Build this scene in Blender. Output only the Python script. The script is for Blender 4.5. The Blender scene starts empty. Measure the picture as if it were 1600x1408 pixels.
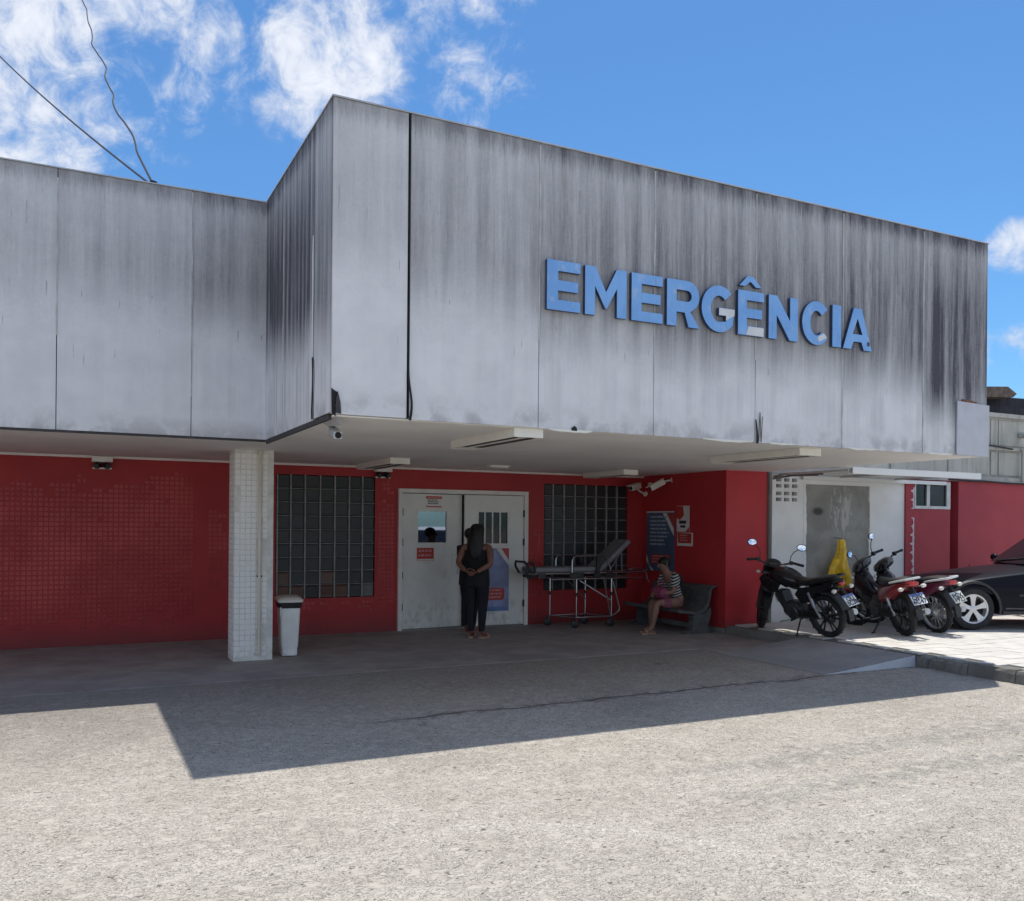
import bpy, bmesh, math, random
from mathutils import Vector, Matrix, noise
from mathutils.geometry import tessellate_polygon
random.seed(7)
SC = bpy.context.scene
COL = SC.collection
PI = math.pi
R = math.radians

# ------------------------------------------------------------------ camera
cam = bpy.data.cameras.new('camera')
cam_o = bpy.data.objects.new('camera', cam)
COL.objects.link(cam_o)
yaw, pitch, roll = 0.463292, 0.000405, 0.008321
fw = Vector((math.sin(yaw) * math.cos(pitch), math.cos(yaw) * math.cos(pitch), math.sin(pitch)))
rt = Vector((math.cos(yaw), -math.sin(yaw), 0))
up = rt.cross(fw)
r2 = rt * math.cos(roll) + up * math.sin(roll)
u2 = -rt * math.sin(roll) + up * math.cos(roll)
M = Matrix((r2, u2, -fw)).transposed().to_4x4()
M.translation = (-1.84266, -6.89136, 1.62985)
cam_o.matrix_world = M
cam.sensor_width = 36
cam.lens = 36 * 1386.38 / 1600
cam.shift_y = (818.468 - 704) / 1600
cam.clip_start = 0.05
cam.clip_end = 3000
SC.camera = cam_o

# ------------------------------------------------------------------ sun, sky, exposure
SUN = Vector((1.1191, 0.9713, 4.9879)).normalized()
elev = math.asin(SUN.z)
azim = math.atan2(SUN.x, SUN.y)
sun = bpy.data.lights.new('sun', 'SUN')
sun.energy = 3.7
sun.angle = R(0.5)
sun.color = (1.0, 0.95, 0.87)
sun_o = bpy.data.objects.new('sun', sun)
COL.objects.link(sun_o)
sun_o.rotation_euler = SUN.to_track_quat('Z', 'Y').to_euler()
sun_o.location = (0, 0, 30)
SC.view_settings.view_transform = 'Standard'
SC.view_settings.look = 'None'
SC.view_settings.exposure = 0.22
SC.view_settings.gamma = 1
SC.view_settings.use_curve_mapping = False
SC.cycles.diffuse_bounces = 8
SC.cycles.max_bounces = 12


class NT:
    """small helper round a node tree"""
    def __init__(s, tree):
        s.t = tree
        tree.nodes.clear()

    def n(s, typ, **kw):
        nd = s.t.nodes.new('ShaderNode' + typ)
        for k, v in kw.items():
            setattr(nd, k, v)
        return nd

    def l(s, a, b):
        s.t.links.new(a, b)

    def put(s, sock, v):
        if v is None:
            return
        if hasattr(v, 'is_output'):
            s.l(v, sock)
        else:
            if isinstance(v, (tuple, list)) and len(v) == 3 and sock.type == 'RGBA':
                v = (*v, 1)
            sock.default_value = v

    def math(s, op, a, b=None, c=None, clamp=False):
        nd = s.n('Math', operation=op, use_clamp=clamp)
        s.put(nd.inputs[0], a); s.put(nd.inputs[1], b)
        if c is not None:
            s.put(nd.inputs[2], c)
        return nd.outputs[0]

    def vmath(s, op, a, b=None):
        nd = s.n('VectorMath', operation=op)
        s.put(nd.inputs[0], a); s.put(nd.inputs[1], b)
        return nd.outputs['Value'] if op in ('DOT_PRODUCT', 'LENGTH', 'DISTANCE') else nd.outputs[0]

    def mix(s, f, a, b):
        nd = s.n('Mix', data_type='RGBA')
        s.put(nd.inputs[0], f); s.put(nd.inputs[6], a); s.put(nd.inputs[7], b)
        return nd.outputs[2]

    def noise(s, vec, scale, detail=3, rough=0.55, dist=0.0):
        nd = s.n('TexNoise')
        s.put(nd.inputs['Vector'], vec)
        nd.inputs['Scale'].default_value = scale
        nd.inputs['Detail'].default_value = detail
        nd.inputs['Roughness'].default_value = rough
        nd.inputs['Distortion'].default_value = dist
        return nd.outputs[0]

    def ss(s, x, a, b):
        """smoothstep from a (0) to b (1)"""
        nd = s.n('MapRange', interpolation_type='SMOOTHSTEP')
        s.put(nd.inputs[0], x)
        s.put(nd.inputs[1], a); s.put(nd.inputs[2], b)
        return nd.outputs[0]

    def scale(s, vec, sx, sy, sz):
        nd = s.n('Mapping')
        s.put(nd.inputs[0], vec)
        nd.inputs['Scale'].default_value = (sx, sy, sz)
        return nd.outputs[0]

    def xyz(s, vec):
        nd = s.n('SeparateXYZ'); s.put(nd.inputs[0], vec)
        return nd.outputs

    def bump(s, h, strength=0.3, dist=0.01):
        nd = s.n('Bump')
        nd.inputs['Strength'].default_value = strength
        nd.inputs['Distance'].default_value = dist
        s.put(nd.inputs['Height'], h)
        return nd.outputs[0]

    def out(s, color, rough=0.7, metal=0.0, normal=None, spec=0.5, coat=0.0, alpha=None, emit=None):
        b = s.n('BsdfPrincipled')
        s.put(b.inputs['Base Color'], color)
        s.put(b.inputs['Roughness'], rough)
        s.put(b.inputs['Metallic'], metal)
        s.put(b.inputs['Specular IOR Level'], spec)
        s.put(b.inputs['Coat Weight'], coat)
        if normal is not None:
            s.l(normal, b.inputs['Normal'])
        o = s.n('OutputMaterial')
        s.l(b.outputs[0], o.inputs[0])


world = bpy.data.worlds.new('World')
SC.world = world
world.use_nodes = True
w = NT(world.node_tree)
sky = w.n('TexSky', sky_type='NISHITA')
sky.sun_disc = False
sky.sun_elevation = elev
sky.sun_rotation = azim
sky.altitude = 0
sky.air_density = 1.0
sky.dust_density = 0.35
sky.ozone_density = 2.2
tc = w.n('TexCoord').outputs['Generated']
dirv = w.vmath('NORMALIZE', tc)
sx_, sy_, sz_ = w.xyz(dirv)
# cloud layer: direction projected on a plane overhead
den = w.math('MAXIMUM', sz_, 0.06)
comb = w.n('CombineXYZ')
w.l(w.math('DIVIDE', sx_, den), comb.inputs[0])
w.l(w.math('DIVIDE', sy_, den), comb.inputs[1])
pl = comb.outputs[0]
big = w.noise(pl, 1.15, 2, 0.5, 0.2)
puff = w.noise(dirv, 8.0, 9, 0.60, 0.25)
fine = w.noise(dirv, 26.0, 6, 0.65, 0.5)
blobs = None
for (d, a0, a1, amp) in [((-.03, .895, .455), 11.0, 2.0, .47), ((.06, .885, .462), 7.5, 1.5, .44),
                         ((-.06, .92, .37), 5.0, 1.0, .42),
                         ((.225, .858, .462), 6.2, 1.2, .44), ((.255, .852, .452), 5.0, .8, .30), ((.20, .880, .425), 3.6, .6, .36),
                         ((.27, .826, .495), 5.0, 1.0, .30),
                         ((.352, .824, .447), 3.6, .6, .30), ((.385, .80, .46), 3.2, .5, .22), ((.368, .775, .515), 3.0, .4, .34),
                         ((.799, .54, .267), 2.0, .2, .27), ((.82, .55, .165), 3.0, .4, .28)]:
    dv = Vector(d).normalized()
    dt = w.vmath('DOT_PRODUCT', dirv, tuple(dv))
    s_ = w.ss(dt, math.cos(R(a0)), math.cos(R(a1)))
    s_ = w.math('MULTIPLY', s_, amp)
    blobs = s_ if blobs is None else w.math('MAXIMUM', blobs, s_)
# away from the frame broken cloud goes on, thickened to brighten the shaded sides
front = w.math('MAXIMUM', w.ss(w.vmath('DOT_PRODUCT', dirv, tuple(Vector((.40, .83, .30)).normalized())), math.cos(R(44)), math.cos(R(36))),
               w.ss(sz_, 0.8, 0.9))
bg = w.math('MULTIPLY', w.ss(big, 0.36, 0.56), w.math('SUBTRACT', 1.0, front))
bg = w.math('MULTIPLY', bg, 0.62)
dens = w.math('MAXIMUM', blobs, bg)
tex = w.math('ADD', w.math('MULTIPLY', puff, 0.62), w.math('MULTIPLY', fine, 0.38))
m = w.math('ADD', dens, w.math('MULTIPLY', w.math('SUBTRACT', tex, 0.5), 2.3))
cover = w.ss(m, 0.17, 0.56)
cover = w.math('MULTIPLY', cover, w.ss(dens, 0.02, 0.16))
cover = w.math('MULTIPLY', cover, w.ss(sz_, 0.0, 0.06))
shade = w.ss(m, 0.25, 0.85)
cloud = w.mix(shade, (5.2, 5.9, 7.3), (8.8, 8.9, 9.3))
skyc = w.n('Mix', data_type='RGBA', blend_type='MULTIPLY')
skyc.inputs[0].default_value = 1.0
w.l(sky.outputs[0], skyc.inputs[6])
skyc.inputs[7].default_value = (0.60, 0.97, 1.26, 1)
colr = w.mix(w.math('MULTIPLY', cover, 0.94), skyc.outputs[2], cloud)
bgn = w.n('Background')
w.l(colr, bgn.inputs[0])
bgn.inputs[1].default_value = 0.1
wo = w.n('OutputWorld')
w.l(bgn.outputs[0], wo.inputs[0])

# ------------------------------------------------------------------ geometry helpers


class MB:
    """collects geometry and links it as ONE mesh object"""
    def __init__(s):
        s.v = []; s.f = []

    def add(s, vs, fs):
        o = len(s.v)
        s.v += [tuple(p) for p in vs]
        s.f += [tuple(i + o for i in q) for q in fs]
        return s

    def box(s, x0, y0, z0, x1, y1, z1, xf=None):
        vs = [(x, y, z) for x in (x0, x1) for y in (y0, y1) for z in (z0, z1)]
        if xf:
            vs = [xf(Vector(p)) for p in vs]
        return s.add(vs, [(0, 1, 3, 2), (4, 6, 7, 5), (0, 4, 5, 1), (2, 3, 7, 6), (0, 2, 6, 4), (1, 5, 7, 3)])

    def tube(s, pts, r, n=8, caps=True, flat=None):
        pts = [Vector(p) for p in pts]
        rs = r if isinstance(r, (list, tuple)) else [r] * len(pts)
        rings = []
        nrm = None
        for i, p in enumerate(pts):
            a = pts[max(i - 1, 0)]; b = pts[min(i + 1, len(pts) - 1)]
            t = (b - a).normalized()
            if nrm is None:
                h = Vector((0, 0, 1)) if abs(t.z) < .9 else Vector((1, 0, 0))
                nrm = (h - t * h.dot(t)).normalized()
            else:
                nrm = (nrm - t * nrm.dot(t)).normalized()
            bi = t.cross(nrm)
            rings.append([p + (nrm * math.cos(2 * PI * k / n) * (flat or 1) + bi * math.sin(2 * PI * k / n)) * rs[i] for k in range(n)])
        vs = [q for ring in rings for q in ring]
        fs = []
        for i in range(len(pts) - 1):
            for k in range(n):
                fs.append((i * n + k, i * n + (k + 1) % n, (i + 1) * n + (k + 1) % n, (i + 1) * n + k))
        if caps:
            fs.append(tuple(range(n - 1, -1, -1)))
            fs.append(tuple((len(pts) - 1) * n + k for k in range(n)))
        return s.add(vs, fs)

    def lathe(s, c, axis, prof, n=24, closed=False, caps=True):
        """prof: list of (radius, position along axis)"""
        c = Vector(c); ax = Vector(axis).normalized()
        h = Vector((0, 0, 1)) if abs(ax.z) < .9 else Vector((1, 0, 0))
        e1 = (h - ax * h.dot(ax)).normalized(); e2 = ax.cross(e1)
        vs = []
        for (r, t) in prof:
            for k in range(n):
                a = 2 * PI * k / n
                vs.append(c + ax * t + (e1 * math.cos(a) + e2 * math.sin(a)) * r)
        fs = []
        m_ = len(prof)
        for i in range(m_ if closed else m_ - 1):
            j = (i + 1) % m_
            for k in range(n):
                fs.append((i * n + k, i * n + (k + 1) % n, j * n + (k + 1) % n, j * n + k))
        if not closed and caps:
            if prof[0][0] > 1e-4: fs.append(tuple(range(n - 1, -1, -1)))
            if prof[-1][0] > 1e-4: fs.append(tuple((m_ - 1) * n + k for k in range(n)))
        return s.add(vs, fs)

    def ell(s, c, rx, ry, rz, nu=14, nv=9, xf=None):
        vs = []; fs = []
        for i in range(nv + 1):
            th = PI * i / nv
            for k in range(nu):
                a = 2 * PI * k / nu
                p = Vector((c[0] + rx * math.sin(th) * math.cos(a), c[1] + ry * math.sin(th) * math.sin(a), c[2] + rz * math.cos(th)))
                vs.append(xf(p) if xf else p)
        for i in range(nv):
            for k in range(nu):
                fs.append((i * nu + k, (i + 1) * nu + k, (i + 1) * nu + (k + 1) % nu, i * nu + (k + 1) % nu))
        return s.add(vs, fs)

    def prism(s, outer, to3, w0, w1, holes=()):
        loops = [list(outer)] + [list(h) for h in holes]
        tri = tessellate_polygon([[Vector((a, b, 0)) for a, b in lp] for lp in loops])
        flat = [p for lp in loops for p in lp]
        n = len(flat)
        vs = [to3(a, b, w0) for a, b in flat] + [to3(a, b, w1) for a, b in flat]
        fs = [tuple(t) for t in tri] + [tuple(i + n for i in reversed(t)) for t in tri]
        o = 0
        for lp in loops:
            k = len(lp)
            for i in range(k):
                j = (i + 1) % k
                fs.append((o + i, o + j, o + j + n, o + i + n))
            o += k
        return s.add(vs, fs)

    def loft(s, rings, caps=True):
        n = len(rings[0])
        vs = [p for r_ in rings for p in r_]
        fs = []
        for i in range(len(rings) - 1):
            for k in range(n):
                fs.append((i * n + k, i * n + (k + 1) % n, (i + 1) * n + (k + 1) % n, (i + 1) * n + k))
        if caps:
            fs.append(tuple(range(n - 1, -1, -1)))
            fs.append(tuple((len(rings) - 1) * n + k for k in range(n)))
        return s.add(vs, fs)

    def xform(s, mtx):
        s.v = [tuple(mtx @ Vector(p)) for p in s.v]
        return s

    def mesh(s, name, mats, smooth=False, fix=True):
        me = bpy.data.meshes.new(name)
        me.from_pydata(s.v, [], s.f)
        if fix:
            bm = bmesh.new(); bm.from_mesh(me)
            bmesh.ops.recalc_face_normals(bm, faces=bm.faces[:])
            bm.to_mesh(me); bm.free()
        for m_ in (mats if isinstance(mats, (list, tuple)) else [mats]):
            me.materials.append(m_)
        if smooth:
            me.polygons.foreach_set('use_smooth', [True] * len(me.polygons))
            me.set_sharp_from_angle(angle=R(42))
        me.update()
        return me

    def build(s, name, mats, parent=None, smooth=False, bevel=0, fix=True):
        o = link(name, s.mesh(name, mats, smooth, fix), parent)
        if bevel:
            b = o.modifiers.new('bevel', 'BEVEL')
            b.width = bevel; b.segments = 2; b.limit_method = 'ANGLE'; b.angle_limit = R(40)
        return o


def link(name, data, parent=None):
    o = bpy.data.objects.new(name, data)
    COL.objects.link(o)
    if parent is not None:
        o.parent = parent
    return o


def tag(o, label=None, cat=None, group=None, kind=None):
    if label: o['label'] = label
    if cat: o['category'] = cat
    if group: o['group'] = group
    if kind: o['kind'] = kind
    return o


def thing(name, label, cat, loc=(0, 0, 0), rot=(0, 0, 0), group=None):
    o = link(name, None)
    o.location = loc; o.rotation_euler = rot
    o.empty_display_size = .1
    return tag(o, label, cat, group)


def copy_tree(o, parent=None):
    c = o.copy(); COL.objects.link(c)
    c.parent = parent
    for ch in o.children:
        copy_tree(ch, c)
    return c


def grid_slab(xs, zs, holes, to3, w0, w1):
    """a wall of cells between the cut lines xs and zs, leaving out cells whose centre is in a hole"""
    b = MB()
    nx, nz = len(xs) - 1, len(zs) - 1

    def solid(i, k):
        if i < 0 or k < 0 or i >= nx or k >= nz: return False
        cx = (xs[i] + xs[i + 1]) / 2; cz = (zs[k] + zs[k + 1]) / 2
        return not any(h[0] < cx < h[1] and h[2] < cz < h[3] for h in holes)
    for i in range(nx):
        for k in range(nz):
            if not solid(i, k): continue
            x0, x1, z0, z1 = xs[i], xs[i + 1], zs[k], zs[k + 1]
            def q(*pts): b.add([to3(*p) for p in pts], [(0, 1, 2, 3)])
            q((x0, z0, w0), (x1, z0, w0), (x1, z1, w0), (x0, z1, w0))
            q((x0, z1, w1), (x1, z1, w1), (x1, z0, w1), (x0, z0, w1))
            if not solid(i - 1, k): q((x0, z0, w1), (x0, z0, w0), (x0, z1, w0), (x0, z1, w1))
            if not solid(i + 1, k): q((x1, z0, w0), (x1, z0, w1), (x1, z1, w1), (x1, z1, w0))
            if not solid(i, k - 1): q((x0, z0, w1), (x1, z0, w1), (x1, z0, w0), (x0, z0, w0))
            if not solid(i, k + 1): q((x0, z1, w0), (x1, z1, w0), (x1, z1, w1), (x0, z1, w1))
    return b


def hwall(x0, x1, z0, z1, holes, y0, y1):
    xs = sorted({x0, x1, *[h[0] for h in holes], *[h[1] for h in holes]})
    zs = sorted({z0, z1, *[h[2] for h in holes], *[h[3] for h in holes]})
    return grid_slab(xs, zs, holes, lambda a, b, c: (a, c, b), y0, y1)


def skin(verts, edges, radii, name, mats, parent=None, sub=2, root=0):
    me = bpy.data.meshes.new(name + '_tmp')
    me.from_pydata(verts, edges, [])
    o = bpy.data.objects.new('tmp', me)
    COL.objects.link(o)
    mo = o.modifiers.new('s', 'SKIN')
    mo.use_smooth_shade = True
    sv = me.skin_vertices[0].data
    for i, r_ in enumerate(radii):
        sv[i].radius = (r_, r_) if not isinstance(r_, tuple) else r_
        sv[i].use_root = (i == root)
    su = o.modifiers.new('u', 'SUBSURF'); su.levels = sub; su.render_levels = sub
    dg = bpy.context.evaluated_depsgraph_get()
    dg.update()
    nm = bpy.data.meshes.new_from_object(o.evaluated_get(dg))
    bpy.data.objects.remove(o)
    nm.name = name
    nm.materials.clear()
    for m_ in (mats if isinstance(mats, (list, tuple)) else [mats]):
        nm.materials.append(m_)
    nm.polygons.foreach_set('use_smooth', [True] * len(nm.polygons))
    return nm


def join_meshes(meshes, name, mats):
    bm = bmesh.new()
    for me in meshes:
        bm.from_mesh(me)
    out = bpy.data.meshes.new(name)
    bm.to_mesh(out); bm.free()
    for m_ in (mats if isinstance(mats, (list, tuple)) else [mats]):
        out.materials.append(m_)
    return out


def text_mesh(txt, size, name, mat, bold=0.0):
    cu = bpy.data.curves.new('t', 'FONT')
    cu.body = txt; cu.size = size; cu.align_x = 'CENTER'; cu.align_y = 'CENTER'
    cu.extrude = 0.001; cu.offset = bold; cu.resolution_u = 2
    o = bpy.data.objects.new('t', cu); COL.objects.link(o)
    dg = bpy.context.evaluated_depsgraph_get(); dg.update()
    me = bpy.data.meshes.new_from_object(o.evaluated_get(dg))
    bpy.data.objects.remove(o)
    me.name = name
    me.materials.clear(); me.materials.append(mat)
    return me

# ------------------------------------------------------------------ materials


def new_mat(name):
    m_ = bpy.data.materials.new(name)
    m_.use_nodes = True
    return m_, NT(m_.node_tree)


def plain(name, col, rough=.6, metal=0., var=.12, scale=6., bump=.0, bscale=60., spec=.5, coat=0., world=False):
    m_, t = new_mat(name)
    v = t.n('NewGeometry').outputs['Position'] if world else t.n('TexCoord').outputs['Object']
    nz = t.noise(v, scale, 4)
    c = t.mix(t.ss(nz, .3, .7), tuple(max(0, k * (1 - var)) for k in col), tuple(k * (1 + var) for k in col))
    nrm = t.bump(t.noise(v, bscale, 3), bump, .01) if bump else None
    t.out(c, rough, metal, nrm, spec, coat)
    return m_


def ground_mat():
    m_, t = new_mat('rough_concrete_yard')
    p = t.n('NewGeometry').outputs['Position']
    x, y, z = t.xyz(p)
    warp = t.noise(p, 1.3, 3)
    ps = t.scale(p, .66, 1.0, 1.0)
    n1 = t.noise(ps, 36, 4, .62, 1.1)
    n2 = t.noise(ps, 24, 4, .6, .8)
    nf = t.noise(p, 190, 3, .6)
    nb = t.noise(p, 9, 4, .6)
    n3 = t.noise(t.scale(p, .62, 1.0, 1), 2.6, 5, .6, .6)
    n4 = t.noise(p, .55, 4, .55, .3)
    # worm-like worn strokes where the cement skin has gone, plus round pits
    rid = t.ss(t.math('ABSOLUTE', t.math('SUBTRACT', n1, .52)), .036, .008)
    rid = t.math('MULTIPLY', rid, t.ss(t.math('ADD', nb, t.math('MULTIPLY', t.math('SUBTRACT', n3, .5), .25)), .30, .52))
    dens = t.math('MULTIPLY', t.math('SUBTRACT', n3, .5), .06)
    pit = t.ss(t.math('ADD', n1, dens), .425, .335)
    pit2 = t.ss(t.math('ADD', n2, dens), .36, .28)
    base = t.mix(t.ss(n3, .3, .72), (.450, .410, .352), (.528, .486, .424))
    base = t.mix(t.math('MULTIPLY', t.ss(nf, .40, .66), .30), base, (.60, .555, .49))
    base = t.mix(t.math('MULTIPLY', t.ss(n4, .50, .72), .28), base, (.34, .31, .27))
    # pale swept curve and greyer wheel tracks across the yard
    cv = t.math('ADD', t.math('ADD', y, 2.5), t.math('MULTIPLY', t.math('MULTIPLY', x, x), .64))
    cv = t.math('ABSOLUTE', t.math('ADD', cv, t.math('MULTIPLY', t.math('SUBTRACT', warp, .5), .22)))
    b1 = t.math('MULTIPLY', t.math('MULTIPLY', t.ss(cv, .16, .02), t.math('MULTIPLY', t.ss(x, -.4, .2), t.ss(x, 2.6, 1.6))), t.ss(nb, .40, .56))
    base = t.mix(t.math('MULTIPLY', b1, .55), base, (.64, .60, .525))
    for k, off in enumerate((2.78, 2.20)):
        tr = t.math('ABSOLUTE', t.math('ADD', t.math('ADD', y, off), t.math('MULTIPLY', t.math('SUBTRACT', warp, .5), .35)))
        tr = t.math('MULTIPLY', t.math('MULTIPLY', t.ss(tr, .20, .05), t.ss(x, 1.2, 2.4)), t.ss(nb, .36, .56))
        base = t.mix(t.math('MULTIPLY', tr, .40), base, (.26, .25, .235))
    # oil-stained concrete near the entrance, its colour darkened further for the canopy shade
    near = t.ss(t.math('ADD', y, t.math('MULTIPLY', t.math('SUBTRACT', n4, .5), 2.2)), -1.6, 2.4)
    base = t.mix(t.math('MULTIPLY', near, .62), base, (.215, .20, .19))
    # old construction joint, broken and dirty, with a patched strip beside it
    jd = t.math('ABSOLUTE', t.math('SUBTRACT', y, t.math('ADD', .10, t.math('ADD', t.math('MULTIPLY', x, .028), t.math('MULTIPLY', t.math('SUBTRACT', warp, .5), .34)))))
    j = t.math('MAXIMUM', t.ss(jd, .035, .008), t.math('MULTIPLY', t.ss(jd, .16, .03), t.math('MULTIPLY', t.ss(nb, .44, .6), .55)))
    j = t.math('MULTIPLY', t.math('MULTIPLY', j, t.ss(x, .1, .7)), t.ss(n3, .30, .50))
    base = t.mix(t.math('MULTIPLY', j, .85), base, (.055, .05, .05))
    # oil spots
    oil = t.math('MULTIPLY', t.ss(t.noise(p, 1.9, 3), .68, .74), t.ss(nb, .3, .6))
    base = t.mix(t.math('MULTIPLY', oil, .5), base, (.10, .095, .09))
    pits = t.math('MAXIMUM', t.math('MULTIPLY', rid, .66), t.math('MAXIMUM', t.math('MULTIPLY', pit, .85), t.math('MULTIPLY', pit2, .45)))
    c = t.mix(pits, base, (.085, .078, .068))
    hgt = t.math('SUBTRACT', t.math('ADD', t.math('MULTIPLY', n2, .7), t.math('MULTIPLY', nf, .25)), t.math('MULTIPLY', pits, .8))
    t.out(c, .9, 0, t.bump(hgt, .6, .012), .25)
    return m_


def floor_mat():
    m_, t = new_mat('worn_smooth_concrete')
    p = t.n('NewGeometry').outputs['Position']
    n1 = t.noise(p, 2.1, 5, .6, .4)
    n2 = t.noise(t.scale(p, .4, 1, 1), 14, 5, .62, .5)
    n3 = t.noise(p, 90, 3)
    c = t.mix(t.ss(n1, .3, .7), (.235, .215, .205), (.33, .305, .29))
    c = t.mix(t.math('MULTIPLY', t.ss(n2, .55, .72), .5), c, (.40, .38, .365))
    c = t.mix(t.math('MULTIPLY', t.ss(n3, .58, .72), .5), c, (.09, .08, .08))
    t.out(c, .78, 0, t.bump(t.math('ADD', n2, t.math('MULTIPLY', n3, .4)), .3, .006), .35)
    return m_


def paving_mat():
    m_, t = new_mat('pale_paving_concrete')
    p = t.n('NewGeometry').outputs['Position']
    rnd = t.n('ObjectInfo').outputs['Random']
    n1 = t.noise(p, 3, 4); n2 = t.noise(p, 60, 3)
    c = t.mix(t.ss(n1, .3, .7), (.57, .545, .50), (.66, .635, .59))
    c = t.mix(t.math('MULTIPLY', rnd, .25), c, (.44, .42, .39))
    c = t.mix(t.math('MULTIPLY', t.ss(n2, .6, .72), .4), c, (.28, .26, .24))
    t.out(c, .9, 0, t.bump(n2, .25, .005), .3)
    return m_


def fascia_mat():
    m_, t = new_mat('mildewed_grey_panel')
    p = t.n('NewGeometry').outputs['Position']
    x, y, z = t.xyz(p)
    st = t.n('Attribute', attribute_type='OBJECT', attribute_name='stain').outputs['Fac']
    sl = t.n('Attribute', attribute_type='OBJECT', attribute_name='stain_low').outputs['Fac']
    run = t.math('ADD', x, t.math('MULTIPLY', y, 1.7))
    cv = t.n('CombineXYZ'); t.l(run, cv.inputs[0]); t.l(t.math('MULTIPLY', z, .035), cv.inputs[2])
    cv2 = t.n('CombineXYZ'); t.l(run, cv2.inputs[0]); t.l(t.math('MULTIPLY', z, .075), cv2.inputs[2])
    cw = t.n('CombineXYZ'); t.l(run, cw.inputs[0])
    cv3 = t.n('CombineXYZ'); t.l(run, cv3.inputs[0]); t.l(t.math('MULTIPLY', z, .10), cv3.inputs[2])
    s1 = t.noise(cv.outputs[0], 6.5, 6, .68)          # broad runs
    s2 = t.noise(cv2.outputs[0], 62, 5, .65)           # fine drips
    s3 = t.noise(cw.outputs[0], 1.4, 4, .6)           # where the runs end
    blot = t.noise(p, 3.0, 5, .6, .3)
    tz = t.math('DIVIDE', t.math('SUBTRACT', z, 2.48), 2.5)
    edge = t.math('ADD', sl, t.math('MULTIPLY', t.math('SUBTRACT', s3, .5), .26))
    edge = t.math('ADD', edge, t.math('MULTIPLY', t.math('SUBTRACT', s2, .5), .12))
    body = t.ss(t.math('SUBTRACT', tz, edge), -.15, .19)
    ratio = t.ss(tz, .62, 1.0)
    fade = t.math('SUBTRACT', 1.0, t.math('MULTIPLY', ratio, .30))
    topline = t.math('MULTIPLY', t.ss(t.math('ADD', tz, t.math('MULTIPLY', s2, .10)), .97, 1.05), .55)
    dark = t.math('ADD', t.math('MULTIPLY', t.ss(s1, .28, .72), .80), t.math('MULTIPLY', t.ss(s2, .34, .70), .20))
    dark = t.math('ADD', t.math('MULTIPLY', dark, .58), .36)
    dark = t.math('MULTIPLY', t.math('MULTIPLY', t.math('MULTIPLY', dark, body), fade), st)
    dark = t.math('ADD', dark, t.math('MULTIPLY', topline, t.math('ADD', .35, t.math('MULTIPLY', s1, .6))))
    # thin black trickles even on clean panels
    trick = t.math('MULTIPLY', t.math('MULTIPLY', t.ss(s2, .66, .72), t.ss(t.noise(cv2.outputs[0], 14, 3), .54, .64)), t.ss(tz, .30, .55))
    dark = t.math('MAXIMUM', dark, t.math('MULTIPLY', trick, .75))
    low = t.math('MULTIPLY', t.ss(tz, .12, .0), t.ss(blot, .40, .62))
    dark = t.math('ADD', dark, t.math('MULTIPLY', low, .42), clamp=True)
    clean = t.mix(t.ss(blot, .3, .7), (.71, .71, .725), (.79, .79, .80))
    spk = t.noise(p, 34, 5, .7)
    dark = t.math('ADD', dark, t.math('MULTIPLY', t.math('SUBTRACT', spk, .5), .22), clamp=True)
    drip = t.math('MULTIPLY', t.ss(t.noise(cv3.outputs[0], 30, 3, .5), .655, .70), t.ss(tz, .12, .40))
    dark = t.math('MAXIMUM', dark, t.math('MULTIPLY', drip, t.math('ADD', .25, t.math('MULTIPLY', st, .45))), clamp=True)
    wash = t.math('MULTIPLY', t.math('MULTIPLY', t.ss(s1, .36, .70), t.ss(t.math('ADD', tz, .25), .0, .45)), t.math('MULTIPLY', t.math('MULTIPLY', st, st), .20))
    dark = t.math('MAXIMUM', dark, wash)
    c = t.mix(dark, clean, (.060, .058, .074))
    t.out(c, .62, 0, t.bump(t.math('ADD', blot, t.math('MULTIPLY', s2, .15)), .12, .02), .35)
    return m_


def red_mat(name, c0, c1, rough, scuff=.5):
    m_, t = new_mat(name)
    p = t.n('NewGeometry').outputs['Position']
    n1 = t.noise(p, 1.6, 4); n2 = t.noise(p, 26, 4, .6); n3 = t.noise(p, 4.0, 3)
    c = t.mix(t.ss(n1, .3, .7), c0, c1)
    if 'tile' in name: c = t.mix(t.math('MULTIPLY', t.ss(t.noise(p, 1.1, 4, .6), .42, .62), .8), c, (.36, .030, .035))
    chip = t.math('MULTIPLY', t.ss(n2, .67, .73), t.ss(n3, .52, .66))
    c = t.mix(t.math('MULTIPLY', chip, scuff), c, (.62, .36, .34))
    z = t.xyz(p)[2]
    grime = t.math('MULTIPLY', t.ss(t.math('ADD', z, t.math('MULTIPLY', n2, .35)), .55, .10), .6)
    c = t.mix(grime, c, (.09, .045, .045))
    t.out(c, rough, 0, t.bump(t.noise(p, 70, 3), .10, .004), .3)
    return m_


def white_tile_mat():
    m_, t = new_mat('white_painted_tile')
    p = t.n('NewGeometry').outputs['Position']
    n1 = t.noise(p, 2.5, 4); n2 = t.noise(p, 16, 4, .6)
    c = t.mix(t.ss(n1, .3, .7), (.78, .76, .72), (.84, .83, .80))
    c = t.mix(t.math('MULTIPLY', t.ss(n2, .60, .72), .3), c, (.40, .36, .30))
    z = t.xyz(p)[2]
    c = t.mix(t.math('MULTIPLY', t.ss(t.math('ADD', z, n2), .62, .40), .35), c, (.35, .33, .31))
    t.out(c, .5, 0, t.bump(n2, .1, .004), .45)
    return m_


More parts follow.
